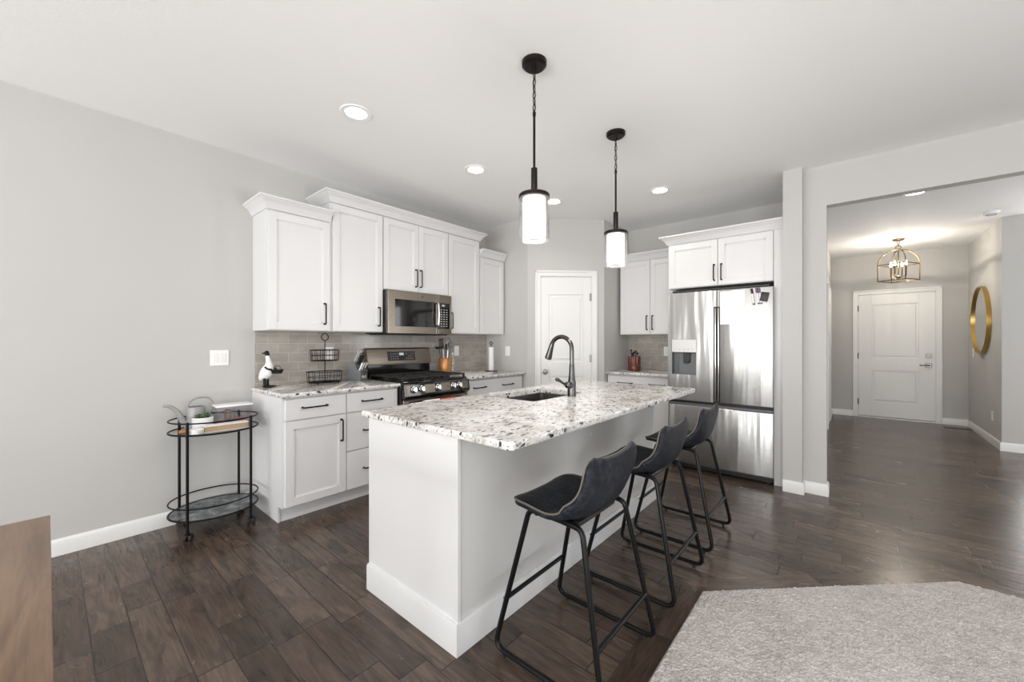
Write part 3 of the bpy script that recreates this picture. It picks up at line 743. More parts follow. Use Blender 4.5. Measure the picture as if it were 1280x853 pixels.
tag(er.build('eraser', 'black_plastic', None, (-0.59, yD, 1.62)), 'small black eraser pad stuck on the refrigerator right of the markers', 'eraser')

# ------------------------------------------------------------------ microwave and range
y0, y1 = 2.0175, 2.774
t = thing('microwave', (XL+0.2, 2.39, 1.34), 'over-the-range microwave with dark glass door and bronze steel frame', 'microwave')
MB().box(XL+0.009, XL+0.372, y0, y1, 1.345, 1.748, 0.003).build('body', 'black_plastic', t)
xm = XL+0.374; sp = 2.596
mb = MB()
for a, b, c, d in [(y0+0.002, y0+0.075, 1.348, 1.746), (sp-0.025, sp, 1.348, 1.746), (y0+0.075, sp-0.025, 1.348, 1.415), (y0+0.075, sp-0.025, 1.665, 1.746)]: mb.box(xm-0.002, xm+0.026, a, b, c, d, 0.002)
md = mb.build('door', 'slate', t)
MB().box(xm, xm+0.022, y0+0.07, sp-0.02, 1.41, 1.67).build('door_glass', 'black_gloss', md)
mb = MB(); yh = sp-0.022; mb.tube(fillet([(xm+0.02, yh, 1.425), (xm+0.058, yh, 1.43), (xm+0.066, yh, 1.54), (xm+0.058, yh, 1.655), (xm+0.02, yh, 1.66)], 0.05, 6), 0.011, 12); mb.build('handle', 'chrome', md)
mb = MB()
for a, b, c, d in [(sp+0.003, y1-0.002, 1.348, 1.40), (sp+0.003, y1-0.002, 1.665, 1.746), (y1-0.022, y1-0.002, 1.40, 1.665)]: mb.box(xm-0.002, xm+0.026, a, b, c, d, 0.002)
mb.build('control_frame', 'slate', t)
kp = MB().box(xm, xm+0.022, sp+0.003, y1-0.022, 1.40, 1.665).build('keypad', 'black_gloss', t)
mb = MB()
for r in range(8):
    for c in range(3): mb.box(xm+0.022, xm+0.0228, sp+0.035+c*0.035, sp+0.053+c*0.035, 1.425+r*0.024, 1.432+r*0.024)
mb.build('key_marking', 'light_plastic', kp)
mb = MB(); mb.box(xm+0.022, xm+0.0228, sp+0.05, sp+0.085, 1.632, 1.648); mb.build('clock_display', 'lcd', kp)
mb = MB(); mb.box(XL+0.03, XL+0.36, y0+0.03, y1-0.03, 1.335, 1.346); mb.build('vent_grille', 'black_plastic', t)
mb = MB(); mb.lathe([(0, 0), (0.011, 0), (0.010, 0.0015), (0, 0.0018)], (xm+0.026, 2.40, 1.706), 18, (1, 0, 0)); mb.build('badge', 'gunmetal', md)

ry0, ry1 = 1.990, 2.748
t = thing('gas_range', (XL+0.33, 2.37, 0), 'slate steel gas range with five chrome knobs and cast iron grates', 'range')
MB().box(XL+0.012, -2.945, ry0, ry1, 0.02, 0.905, 0.003).build('body', 'black_plastic', t)
MB().box(XL+0.012, -2.925, ry0, ry1, 0.900, 0.922, 0.006, 2).build('cooktop', 'black_gloss', t)
bgp = MB(); bgp.box(XL+0.012, XL+0.075, ry0+0.01, ry1-0.005, 0.92, 1.045, 0.004); bgp.build('backguard_base', 'black_gloss', t)
mb = MB(); mb.prism([(0.012, 1.04), (0.090, 1.04), (0.092, 1.06), (0.066, 1.195), (0.050, 1.207), (0.012, 1.207)], lambda d, z, a: Vector((XL+d, a, z)), ry0+0.008, ry1-0.003)
bgd = mb.build('backguard', 'slate', t, smooth=20)
def bgpt(a, z, o=0.0):
    f = (z-1.06)/(1.195-1.06); return Vector((XL+0.092-0.026*f+o, a, z))
mb = MB()
mb.loft([[bgpt(2.215, 1.078, o), bgpt(2.545, 1.078, o), bgpt(2.545, 1.172, o), bgpt(2.215, 1.172, o)] for o in (-0.004, 0.0015)])
dsp = mb.build('display', 'black_gloss', bgd)
mb = MB()
for a in (2.25, 2.275, 2.30, 2.325, 2.43, 2.455, 2.48, 2.505):
    for z in (1.098, 1.122, 1.146):
        if random.random() < 0.75: mb.sph(bgpt(a+0.006, z, 0.002), 0.0045, (0.2, 1, 0.7), 8)
mb.build('key_marking', 'light_plastic', dsp)
mb = MB(); mb.loft([[bgpt(2.352, 1.132, o), bgpt(2.405, 1.132, o), bgpt(2.405, 1.158, o), bgpt(2.352, 1.158, o)] for o in (0, 0.002)]); mb.build('clock_display', 'lcd', dsp)
mb = MB(); mb.prism([(-2.945, 0.775), (-2.905, 0.775), (-2.880, 0.80), (-2.895, 0.895), (-2.925, 0.910), (-2.945, 0.910)], lambda x, z, a: Vector((x, a, z)), ry0, ry1)
cpn = mb.build('control_panel', 'black_gloss', t, smooth=20)
cn = Vector((0.095, 0, 0.015)).normalized()
def cpt(a, z, o=0.0):
    f = (z-0.80)/0.095; return Vector((-2.880-0.015*f, a, z))+cn*o
for a, b in [(2.012, 2.050), (2.205, 2.318), (2.385, 2.500), (2.645, 2.728)]:
    MB().loft([[cpt(a, 0.815, o), cpt(b, 0.815, o), cpt(b, 0.888, o), cpt(a, 0.888, o)] for o in (-0.002, 0.002)]).build('panel_plate', 'slate', cpn)
for a in (2.085, 2.170, 2.352, 2.535, 2.612):
    p = cpt(a, 0.852)
    mb = MB(); mb.lathe([(0, 0), (0.030, 0), (0.030, 0.006), (0.024, 0.010), (0.023, 0.028), (0.020, 0.032), (0, 0.033)], p, 22, cn); mb.box(-0.0045, 0.0045, -0.022, 0.022, 0.030, 0.040, 0.002, 1, Matrix.Translation(p) @ cn.to_track_quat('Z', 'Y').to_matrix().to_4x4())
    mb.build('knob', 'chrome', t)
mb = MB(); mb.box(-2.945, -2.905, ry0+0.004, ry1-0.004, 0.245, 0.768, 0.005); od = mb.build('oven_door', 'slate', t)
MB().box(-2.91, -2.902, ry0+0.09, ry1-0.09, 0.33, 0.64).build('oven_window', 'black_gloss', od)
mb = MB(); mb.tube(fillet([(-2.906, ry0+0.05, 0.735), (-2.862, ry0+0.05, 0.735), (-2.862, ry1-0.05, 0.735), (-2.906, ry1-0.05, 0.735)], 0.012, 4), 0.012, 12); mb.build('handle', 'chrome', od)
MB().box(-2.945, -2.905, ry0+0.004, ry1-0.004, 0.06, 0.238, 0.005).build('drawer', 'slate', t)
for x in (XL+0.06, -3.0):
    for y in (ry0+0.05, ry1-0.05): MB().cyl((x, y, 0), (x, y, 0.03), 0.02, 10).build('foot', 'black_plastic', t)
for gy0, gy1 in ((2.005, 2.250), (2.256, 2.482), (2.488, 2.733)):
    mb = MB(); z = 0.958; gx0, gx1 = XL+0.105, -2.945; b = 0.006
    for x in (gx0, gx1): mb.box(x-b, x+b, gy0, gy1, z-0.012, z, 0.002)
    for y in (gy0+b, gy1-b): mb.box(gx0, gx1, y-b, y+b, z-0.012, z, 0.002)
    ym = (gy0+gy1)/2; mb.box(gx0, gx1, ym-b, ym+b, z-0.012, z+0.002, 0.002)
    for f in (0.2, 0.35, 0.65, 0.8): x = gx0+(gx1-gx0)*f; mb.box(x-b*0.8, x+b*0.8, gy0, gy1, z-0.012, z+0.002, 0.002)
    for x in (gx0, (gx0+gx1)/2, gx1):
        for y in (gy0+0.01, gy1-0.01): mb.box(x-0.008, x+0.008, y-0.008, y+0.008, 0.921, z-0.008)
    mb.build('grate', 'iron', t)
for x, y in ((XL+0.22, 2.128), (XL+0.48, 2.128), (XL+0.35, 2.369), (XL+0.22, 2.610), (XL+0.48, 2.610)):
    MB().lathe([(0, 0), (0.050, 0), (0.050, 0.006), (0.038, 0.008), (0.036, 0.020), (0.030, 0.024), (0, 0.024)], (x, y, 0.921), 22).build('burner', 'iron', t)
# dish towel over the oven handle
def towel(ya, yb, zt, zb, mat, label, folds, seed):
    rnd = random.Random(seed); mb = MB(); cols = 26; prof = []
    xh, zh, r = -2.862, 0.735, 0.0185
    path = [(xh-r, zb+0.05)]+[(xh-r*math.cos(k*PI/8), zh+r*math.sin(k*PI/8)) for k in range(9)]+[(xh+r+0.003, z) for z in (0.70, 0.64, 0.58, zb)]
    P = []
    for i in range(cols+1):
        y = ya+(yb-ya)*i/cols; P.append([(x+0.004*math.sin(i*folds)*min(1, abs(z-zh)*12), y, z) for x, z in path])
    V = [[mb.bm.verts.new(p) for p in c] for c in P]
    for a, b in zip(V, V[1:]):
        for k in range(len(path)-1): mb.bm.faces.new((a[k], a[k+1], b[k+1], b[k]))
    o = mb.build('dish_towel', mat, None, (xh, (ya+yb)/2, zb), smooth=60); md_ = o.modifiers.new('thick', 'SOLIDIFY'); md_.thickness = 0.004
    return tag(o, label, 'towel', 'dish towels on the oven handle')
towel(2.17, 2.345, 0.75, 0.47, 'white_rough', 'white dish towel hanging on the oven door handle', 0.8, 3)
towel(2.355, 2.545, 0.75, 0.45, 'red', 'red and orange dish towel hanging on the oven door handle', 0.9, 4)

# ------------------------------------------------------------------ island
ix0, ix1, iy0, iy1 = -1.872, -1.218, 1.090, 3.209
t = thing('kitchen_island', ((ix0+ix1)/2, (iy0+iy1)/2, 0), 'white panelled kitchen island base under the speckled granite top', 'kitchen island')
b_ = MB()   # carcass left hollow above the shelf so that the sink hangs inside
b_.box(ix0-0.022, ix1, iy0, iy0+0.02, 0, 0.883); b_.box(ix0, ix1, iy1-0.02, iy1, 0, 0.883); b_.box(ix0, ix0+0.02, iy0+0.02, iy1-0.02, 0.1, 0.883); b_.box(ix0+0.07, ix1-0.025, iy0+0.02, iy1-0.02, 0.0, 0.12)
b_.build('body', 'cab', t)
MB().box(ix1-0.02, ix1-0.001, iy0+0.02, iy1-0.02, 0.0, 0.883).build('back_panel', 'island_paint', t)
MB().box(ix1-0.012, ix1+0.006, iy0-0.003, iy0+0.016, 0.09, 0.883, 0.0015).build('corner_trim', 'cab', t); MB().box(ix1-0.014, ix1+0.004, iy1-0.024, iy1+0.001, 0.09, 0.883, 0.0015).build('corner_trim', 'cab', t)
IB = [(0, 0), (0.014, 0), (0.014, 0.118), (0.010, 0.128), (0, 0.130)]
MB().sweep([(ix0-0.022, iy0), (ix1, iy0), (ix1, iy1), (ix0+0.3, iy1)], IB, 0).build('baseboard', 'cab', t)
FI = lambda a, d, z: Vector((ix0-d, a, z))
for k_, (a, b) in enumerate([(1.114, 1.50), (1.504, 1.89), (1.894, 2.33), (2.334, 2.77), (2.774, 3.20)]):
    o = shaker(FI, a, b, 0.0, 0.122, 0.866).build('door', 'cab', t); pull(FI, 0.02, b-0.035 if k_ % 2 == 0 else a+0.035, 0.78, 0.16, True).build('handle', 'black', o)
def rrect(x0, x1, y0, y1, r, n=6):
    out = []
    for cx_, cy_, a0 in ((x1-r, y1-r, 0), (x0+r, y1-r, PI/2), (x0+r, y0+r, PI), (x1-r, y0+r, 1.5*PI)):
        for k in range(n+1): a = a0+PI/2*k/n; out.append((cx_+r*math.cos(a), cy_+r*math.sin(a)))
    return out
sx0, sx1, sy0, sy1 = -1.812, -1.440, 1.900, 2.475
hole = rrect(sx0, sx1, sy0, sy1, 0.028)
c0x, c0y, c1x, c1y, ch = -1.932, 1.071, -0.912, 3.266, 0.022
top = [(c0x, c0y), (c1x-ch, c0y), (c1x, c0y+ch), (c1x, c1y-0.03), (c1x-0.03, c1y), (c0x, c1y)]
tag(slab(top, 0.8835, 0.914, hole, 0.004, 0.022, 5).build('countertop', 'granite', None, (-1.45, 2.2, 0.8835), smooth=25), 'large speckled granite island top with the undermount sink cut into it', 'countertop', 'granite countertops')
mb = MB()
rg = [[(x, y, z) for x, y in rrect(sx0-e, sx1+e, sy0-e, sy1+e, 0.028+max(0, -e*0.5))] for e, z in ((0.018, 0.8785), (0.004, 0.8785), (0.002, 0.868), (0.0, 0.80), (-0.004, 0.69), (-0.02, 0.672), (-0.06, 0.668))]
mb.loft(rg, cap=False); mb.bm.faces.new([v for v in mb.bm.verts][-len(hole):])
sk = mb.build('sink', 'sink', None, ((sx0+sx1)/2, (sy0+sy1)/2, 0.668), smooth=50)
sd = sk.modifiers.new('thick', 'SOLIDIFY'); sd.thickness = 0.004; sd.offset = 1
tag(sk, 'dark undermount sink basin sunk into the island top', 'sink')
MB().lathe([(0, 0.001), (0.03, 0.001), (0.042, 0.005), (0.042, 0), (0, 0)], ((sx0+sx1)/2, (sy0+sy1)/2, 0.669), 24).build('drain', 'gunmetal', None, None); dr = bpy.context.scene.collection.objects[-1]
dr.parent = sk; dr.location = -sk.location

fx, fy = -1.402, 2.262
t = thing('faucet', (fx, fy, 0.914), 'dark gunmetal gooseneck pull-down faucet standing behind the island sink', 'faucet')
MB().lathe([(0, 0), (0.029, 0), (0.0285, 0.035), (0.027, 0.05), (0.027, 0.088), (0.0225, 0.115), (0.019, 0.15), (0.0165, 0.20), (0.0155, 0.21), (0, 0.21)], (fx, fy, 0.914), 24).build('body', 'gunmetal', t)
arc = [(fx, fy, 1.11), (fx, fy, 1.21)]
R_ = 0.083; zc = 1.222
for k in range(1, 13):
    a = PI*k/14; arc.append((fx-R_+R_*math.cos(a), fy, zc+R_*math.sin(a)))
MB().tube(arc, 0.0145, 14).build('spout', 'gunmetal', t)
e0 = Vector(arc[-1]); e1 = e0+Vector((-0.014, 0, -0.045)); d_ = (e1-e0).normalized()
MB().lathe([(0, -0.002), (0.0155, 0), (0.0165, 0.012), (0.0175, 0.03), (0.0235, 0.095), (0.0235, 0.108), (0.018, 0.112), (0, 0.112)], e0, 20, d_).build('spray_head', 'gunmetal', t)
mb = MB(); mb.cyl((fx, fy-0.012, 0.985), (fx, fy-0.052, 0.990), 0.022, 20); mb.sph((fx, fy-0.052, 0.990), 0.022, (1, 0.6, 1))
mb.tube(catmull([(fx-0.004, fy-0.055, 0.992), (fx-0.012, fy-0.085, 1.003), (fx-0.022, fy-0.125, 1.027), (fx-0.028, fy-0.150, 1.036)], 5), 0.008, 10, rs=[0.012, 0.011, 0.010, 0.009, 0.008, 0.0075, 0.0075, 0.008, 0.009, 0.010, 0.011, 0.012, 0.0125, 0.0115, 0.009, 0.004]); mb.build('lever', 'gunmetal', t)

# ------------------------------------------------------------------ bar stools
X0 = -0.873
def make_stool(yc, label):
    t = thing('bar_stool', (X0, yc, 0), label, 'bar stool', 'bar stools along the island')
    prof = catmull([(-1.068, 0, 0.617), (-1.045, 0, 0.628), (-0.99, 0, 0.630), (-0.92, 0, 0.622), (-0.85, 0, 0.612), (-0.795, 0, 0.612), (-0.752, 0, 0.634), (-0.726, 0, 0.680), (-0.714, 0, 0.735), (-0.706, 0, 0.79), (-0.700, 0, 0.841)], 4)
    n = len(prof); cum = [0.0]
    for a, b in zip(prof, prof[1:]): cum.append(cum[-1]+(b-a).length)
    L = cum[-1]
    def at(s):
        for i in range(n-1):
            if s <= cum[i+1]+1e-9:
                f = (s-cum[i])/(cum[i+1]-cum[i]); p = prof[i].lerp(prof[i+1], f); tg = (prof[min(i+2, n-1)]-prof[max(i-1, 0)]).normalized(); return p, tg
        return prof[-1], (prof[-1]-prof[-2]).normalized()
    ss = []
    rF, rT = 0.075, 0.058
    for k in range(7): ss.append(rF*(1-math.cos(PI/2*k/6)))
    k = 26
    for i in range(1, k): ss.append(rF+(L-rF-rT)*i/k)
    for i in range(7): ss.append(L-rT*(1-math.sin(PI/2*i/6)))
    def hw(s):
        f = s/L
        w = 0.208+0.014*math.exp(-((f-0.5)/0.22)**2)-0.002*max(0, (f-0.6)/0.4)
        if s < rF: w -= rF-math.sqrt(max(0, rF*rF-(rF-s)**2))
        if s > L-rT: q = s-(L-rT); w -= (rT-math.sqrt(max(0, rT*rT-q*q)))*0.8
        return w
    def lift(f):
        return 0.006+0.052*math.exp(-((f-0.60)/0.17)**2)+0.010*max(0, (f-0.7)/0.3)
    mb = MB(); nv = 16; G = []
    for s in ss:
        p, tg = at(s); nrm = Vector((-tg.z, 0, tg.x)); f = s/L; w = hw(s); row = []
        if nrm.z < -0.2: nrm = -nrm
        for j in range(nv+1):
            v = -1+2*j/nv; q = p+nrm*(lift(f)*abs(v)**3.2)
            if f > 0.97: q = q+tg*(-0.006*(1-abs(v)))
            row.append(Vector((q.x, yc+w*v, q.z)))
        G.append(row)
    V = [[mb.bm.verts.new(p) for p in row] for row in G]
    for a, b in zip(V, V[1:]):
        for j in range(nv): mb.bm.faces.new((a[j], a[j+1], b[j+1], b[j]))
    sh = mb.build('seat', 'leather', t, smooth=80)
    m = sh.modifiers.new('thick', 'SOLIDIFY'); m.thickness = 0.020; m.offset = -1; m.use_rim = True
    # direction of thickness is settled by the normals: make them point to the sitter
    me = sh.data; mid = me.polygons[len(me.polygons)//4]
    if mid.normal.z < 0: me.flip_normals()
    edge = G[0][:]+[r[-1] for r in G[1:-1]]+G[-1][::-1]+[r[0] for r in G[1:-1]][::-1]
    mb = MB(); mb.tube([p+Vector((0, 0, -0.001)) for p in edge], 0.0042, 6, closed=True); mb.build('piping', 'tan_thread', sh)
    mb = MB(); mb.box(-0.99, -0.77, yc-0.15, yc+0.15, 0.578, 0.600, 0.008, 2); mb.build('seat_base', 'black_plastic', t)
    for sgn in (-1, 1):
        def P(x, z): return Vector((x, yc+sgn*(0.236-0.062*(z/0.6)), z))
        fr = P(-1.118, 0.022); rr = P(-0.628, 0.022); ft = P(-0.985, 0.598); rt = P(-0.742, 0.590)
        pts = fillet([ft+Vector((0.06, 0, 0.002)), ft, fr, rr, rt, rt+Vector((-0.06, 0, 0.006)), ft+Vector((0.06, 0, 0.002))], 0.055, 7)
        mb = MB(); mb.tube(pts[:-1], 0.0108, 10, closed=True); lg = mb.build('leg_frame', 'black', t)
        for x in (-1.066, -0.680): MB().cyl((x, yc+sgn*0.2345, 0.0), (x, yc+sgn*0.2345, 0.018), 0.009, 10).build('rubber_foot', 'rubber', lg)
    for xz in ((-1.080, 0.218), (-0.664, 0.208)):
        h = 0.236-0.062*(xz[1]/0.6)
        MB().cyl((xz[0], yc-h, xz[1]), (xz[0], yc+h, xz[1]), 0.0095, 12).build('footrest', 'black', t)
    for x in (-0.95, -0.80): MB().cyl((x, yc-0.176, 0.592), (x, yc+0.176, 0.592), 0.009, 10).build('crossbar', 'black', t)
    return t
st = make_stool(1.442, 'dark distressed leather bar stool at the near end of the island, whole back in view')
dup(st, (X0, 2.155, 0), 'middle of the three dark leather bar stools along the island')
dup(st, (X0, 2.818, 0), 'dark leather bar stool at the far end of the island, in front of the refrigerator')

# ------------------------------------------------------------------ lamps
def spot(name, loc, power, size, blend, rad, parent, col=(1, 0.93, 0.84), down=True):
    d = bpy.data.lights.new(name, 'SPOT'); d.energy = power; d.spot_size = size; d.spot_blend = blend; d.shadow_soft_size = rad; d.color = col
    o = bpy.data.objects.new(name, d); C.objects.link(o); o.parent = parent; o.location = Vector(loc)-parent.location; return o
def point(name, loc, power, rad, parent, col=(1, 0.95, 0.88)):
    d = bpy.data.lights.new(name, 'POINT'); d.energy = power; d.shadow_soft_size = rad; d.color = col
    o = bpy.data.objects.new(name, d); C.objects.link(o); o.parent = parent; o.location = Vector(loc)-parent.location; return o
def can_light(x, y, label, power):
    t = thing('recessed_light', (x, y, H), label, 'ceiling light', 'recessed ceiling lights')
    MB().lathe([(0.066, 0.0), (0.066, -0.004), (0.092, -0.006), (0.096, -0.001), (0.096, 0.0)], (x, y, H), 32).build('trim_ring', 'white_plastic', t)
    MB().lathe([(0, -0.003), (0.0665, -0.003), (0.0665, 0.0), (0, 0.0)], (x, y, H), 32).build('lens', 'lamp', t)
    spot('downlight', (x, y, H-0.02), power, 2.4, 0.8, 0.06, t)
for x, y, lb in [(-2.385, 1.283, 'lit recessed ceiling light nearest the camera, above the base cabinets'), (-2.41, 2.366, 'lit recessed ceiling light in front of the microwave cabinets'),
                 (-2.349, 3.434, 'lit recessed ceiling light just in front of the pantry door wall'), (-1.402, 3.847, 'lit recessed ceiling light in front of the refrigerator')]: can_light(x, y, lb, 10)
can_light(0.459, 5.53, 'lit recessed ceiling light in the foyer just beyond the header', 8)

def pendant(x, y, label):
    t = thing('pendant_light', (x, y, H), label, 'pendant light', 'pendant lights over the island')
    MB().lathe([(0, -0.030), (0.050, -0.030), (0.058, -0.024), (0.064, -0.018), (0.064, -0.004), (0.0655, 0.0), (0, 0.0)], (x, y, H), 32).build('canopy', 'bronze', t)
    mb = MB(); mb.tube([(x+0.010*math.cos(a), y, H-0.042+0.014*math.sin(a)) for a in [2*PI*k/14 for k in range(14)]], 0.003, 6, closed=True)
    z = H-0.058; k = 0
    while z > 2.47:
        mb.tube([(x+(0.0085*math.cos(a) if k % 2 else 0), y+(0 if k % 2 else 0.0085*math.cos(a)), z-0.016+0.019*math.sin(a)) for a in [2*PI*q/12 for q in range(12)]], 0.0024, 6, closed=True)
        z -= 0.0325; k += 1
    mb.build('chain', 'bronze', t)
    mb = MB(); mb.tube(catmull([(x+0.004, y+0.004, H-0.03), (x-0.004, y+0.003, H-0.12), (x+0.004, y-0.003, H-0.2), (x, y, 2.45)], 6), 0.002, 6); mb.build('wire', 'bronze', t)
    MB().lathe([(0, 2.462), (0.009, 2.462), (0.009, 2.445), (0.0065, 2.442), (0.0065, 2.175), (0.0165, 2.172), (0.0165, 2.045), (0.012, 2.035), (0, 2.035)], (x, y, 0), 18).build('stem', 'bronze', t)
    MB().lathe([(0, 2.040), (0.077, 2.036), (0.0805, 2.032), (0.0805, 2.018), (0.076, 2.016), (0, 2.016)], (x, y, 0), 36).build('cap', 'bronze', t)
    MB().lathe([(0.078, 2.016), (0.078, 1.797), (0.0745, 1.797), (0.0745, 2.016)], (x, y, 0), 40).build('glass_cylinder', 'glass', t)
    MB().lathe([(0, 1.822), (0.056, 1.822), (0.060, 1.828), (0.060, 2.016), (0, 2.016)], (x, y, 0), 36).build('lamp_shade', 'shade', t)
    point('pendant_lamp', (x, y, 1.73), 10, 0.06, t)
pendant(-1.253, 1.655, 'lit glass cylinder pendant over the near half of the island')
pendant(-1.250, 2.589, 'lit glass cylinder pendant over the far half of the island')

# foyer lantern
lx, ly = 0.486, 7.888
t = thing('lantern_light', (lx, ly, H), 'brass cage lantern with candle bulbs hanging in the foyer', 'lantern')
MB().lathe([(0, -0.03), (0.045, -0.028), (0.066, -0.016), (0.068, 0.0), (0, 0)], (lx, ly, H), 28).build('canopy', 'brass', t)
mb = MB(); mb.tube([(lx+0.012*math.cos(a), ly, 2.675+0.022*math.sin(a)) for a in [2*PI*q/12 for q in range(12)]], 0.004, 6, closed=True)
mb.tube([(lx, ly+0.012*math.cos(a), 2.64+0.02*math.sin(a)) for a in [2*PI*q/12 for q in range(12)]], 0.004, 6, closed=True)
mb.tube([(lx+0.028*math.cos(a), ly, 2.605+0.024*math.sin(a)) for a in [2*PI*q/16 for q in range(16)]], 0.005, 6, closed=True); mb.build('chain', 'brass', t)
ra = math.radians(15); R4 = 0.225; zb_, zr, zt_ = 2.135, 2.362, 2.575
cs = [(lx+R4*math.cos(ra+k*PI/2), ly+R4*math.sin(ra+k*PI/2)) for k in range(4)]
mb = MB()
for z in (zb_, zr):
    for k in range(4): mb.cyl((*cs[k], z), (*cs[(k+1) % 4], z), 0.0075, 8)
for c_ in cs:
    pts = [(c_[0], c_[1], zb_-0.01), (c_[0], c_[1], zr)]
    for k in range(1, 11):
        a = PI/2*k/10; f = math.cos(a); pts.append((lx+(c_[0]-lx)*f, ly+(c_[1]-ly)*f, zr+(zt_-zr)*math.sin(a)))
    mb.tube(pts, 0.006, 8)
mb.build('cage', 'brass', t)
mb = MB(); mb.cyl((lx, ly, 2.58), (lx, ly, 2.18), 0.006, 10); mb.sph((lx, ly, 2.185), 0.022)
cand = [(lx+0.085*math.cos(ra+0.8+k*PI/2), ly+0.085*math.sin(ra+0.8+k*PI/2)) for k in range(4)]
for c_ in cand:
    mb.tube(catmull([(lx, ly, 2.19), ((lx+c_[0])/2, (ly+c_[1])/2, 2.175), (c_[0], c_[1], 2.205)], 5), 0.004, 6); mb.lathe([(0, 0), (0.016, 0.004), (0.008, 0.012), (0.009, 0.142), (0, 0.142)], (*c_, 2.20), 12)
mb.build('candle_arms', 'brass', t)
for c_ in cand:
    MB().lathe([(0, 0), (0.007, 0), (0.0145, 0.018), (0.014, 0.036), (0.006, 0.062), (0, 0.07)], (*c_, 2.342), 14).build('bulb', 'bulb', t)
    point('candle_lamp', (c_[0], c_[1], 2.380), 8.5, 0.006, t, (1, 0.90, 0.76))

# smoke detector, plates, mirror, floor vent
MB_ = MB().lathe([(0, -0.036), (0.045, -0.036), (0.062, -0.028), (0.066, -0.008), (0.066, 0), (0, 0)], (1.17, 6.90, H), 32)
sdm = MB_.build('smoke_detector', 'white_plastic', None, (1.17, 6.90, H)); tag(sdm, 'round white smoke detector on the foyer ceiling above the wall end', 'smoke detector')
mb = MB(); mb.lathe([(0.028, -0.0365), (0.034, -0.0385), (0.040, -0.0365)], (1.17, 6.90, H), 24); mb.build('vent_ring', 'grey_plastic', sdm)
def plate(F, d, a, z, kind, label, gang=1):
    w = 0.036 if gang == 1 else 0.058
    name = 'light_switch' if 'switch' in kind else 'wall_outlet'
    t = thing(name, F(a, d, z), label, 'switch' if 'switch' in kind else 'outlet', 'wall plates')
    fb(MB(), F, a-w, a+w, d, d+0.006, z-0.058, z+0.058, 0.002).build('plate', 'white_plastic', t)
    if kind == 'switch':
        for c in ([a] if gang == 1 else [a-0.023, a+0.023]): fb(MB(), F, c-0.0165, c+0.0165, d+0.004, d+0.0085, z-0.033, z+0.033, 0.0015).build('rocker', 'white_rough', t)
    else:
        for zz in (z-0.020, z+0.020):
            s_ = fb(MB(), F, a-0.016, a+0.016, d+0.004, d+0.0075, zz-0.014, zz+0.014, 0.001).build('socket', 'white_rough', t)
            mb = MB()
            for da in (-0.006, 0.006): fb(mb, F, a+da-0.001, a+da+0.001, d+0.0072, d+0.0078, zz-0.003, zz+0.006)
            mb.build('slot', 'black_plastic', s_)
plate(LF(), 0.0, 0.845, 1.151, 'switch', 'white double rocker switch on the left wall above the bar cart', 2)
plate(LF(), 0.008, 1.665, 1.165, 'outlet', 'white outlet on the tile backsplash behind the two-tier wire basket')
plate(LF(), 0.008, 3.190, 1.162, 'switch', 'white switch plate on the tile backsplash right of the utensil crock')
plate(lambda a, d, z: Vector((a, PY0-d, z)), 0.0, -3.215, 1.155, 'switch', 'white switch plate on the painted wall right of the paper towel holder')
plate(BF(), 0.008, -1.745, 1.150, 'outlet', 'white outlet on the tile backsplash beside the refrigerator')
FR_ = lambda a, d, z: Vector((1.31-d, a, z))
plate(FR_, 0.0, 8.69, 1.112, 'switch', 'white switch plate below the round mirror on the foyer wall')
plate(FR_, 0.0, 7.66, 0.352, 'outlet', 'white outlet low on the foyer wall near its corner')
my, mz, mr = 8.15, 1.557, 0.452
t = thing('round_mirror', (1.31, my, mz), 'round gold-framed mirror hanging on the right foyer wall', 'mirror')
MB().lathe([(mr, 0), (mr, 0.045), (mr-0.012, 0.045), (mr-0.012, 0.022), (mr-0.012, 0)], (1.31, my, mz), 72, (-1, 0, 0)).build('frame', 'gold', t)
MB().lathe([(0, 0.024), (mr-0.012, 0.024), (mr-0.012, 0.002), (0, 0.002)], (1.31, my, mz), 72, (-1, 0, 0)).build('mirror_glass', 'mirror', t)
t = thing('floor_vent', (1.10, 8.70, 0), 'small brown register set in the foyer floor near the front wall', 'vent')
mb = MB(); mb.box(1.02, 1.30, 8.645, 8.76, 0, 0.004, 0.001); mb.build('plate', 'vent', t)
mb = MB()
for k in range(12): mb.box(1.04+k*0.021, 1.048+k*0.021, 8.66, 8.745, 0.003, 0.0048)
mb.build('slot', 'black_plastic', t)

# ------------------------------------------------------------------ things on the left counter
CT = 0.914
# goose figurine
gx, gy = -3.465, 1.132
t = thing('goose_figurine', (gx, gy, CT), 'white goose figurine with black head and feet holding a small dark basket', 'figurine')
fw = Vector((0.72, 0.69, 0)).normalized(); sd_ = Vector((fw.y, -fw.x, 0))
def gp(f, z, s_=0.0): return Vector((gx, gy, CT))+fw*f+sd_*s_+Vector((0, 0, z))
def ring(c, rf, rs_, nrm, n=16):
    nrm = Vector(nrm).normalized(); a = sd_; b = nrm.cross(a).normalized()
    return [c+a*math.cos(2*PI*k/n)*rs_+b*math.sin(2*PI*k/n)*rf for k in range(n)]
spine = [(-0.058, 0.052, 0.006, 0.008), (-0.050, 0.072, 0.020, 0.026), (-0.030, 0.090, 0.038, 0.043), (-0.008, 0.118, 0.046, 0.048), (0.006, 0.150, 0.041, 0.042), (0.010, 0.178, 0.028, 0.029), (0.006, 0.205, 0.019, 0.019), (0.000, 0.232, 0.0155, 0.0155), (-0.004, 0.250, 0.014, 0.014)]
mb = MB(); rings_ = []
for i, (f, z, a, b) in enumerate(spine):
    p0 = spine[max(0, i-1)]; p1 = spine[min(len(spine)-1, i+1)]
    d = fw*(p1[0]-p0[0])+Vector((0, 0, p1[1]-p0[1])); rings_.append(ring(gp(f, z), a, b, d))
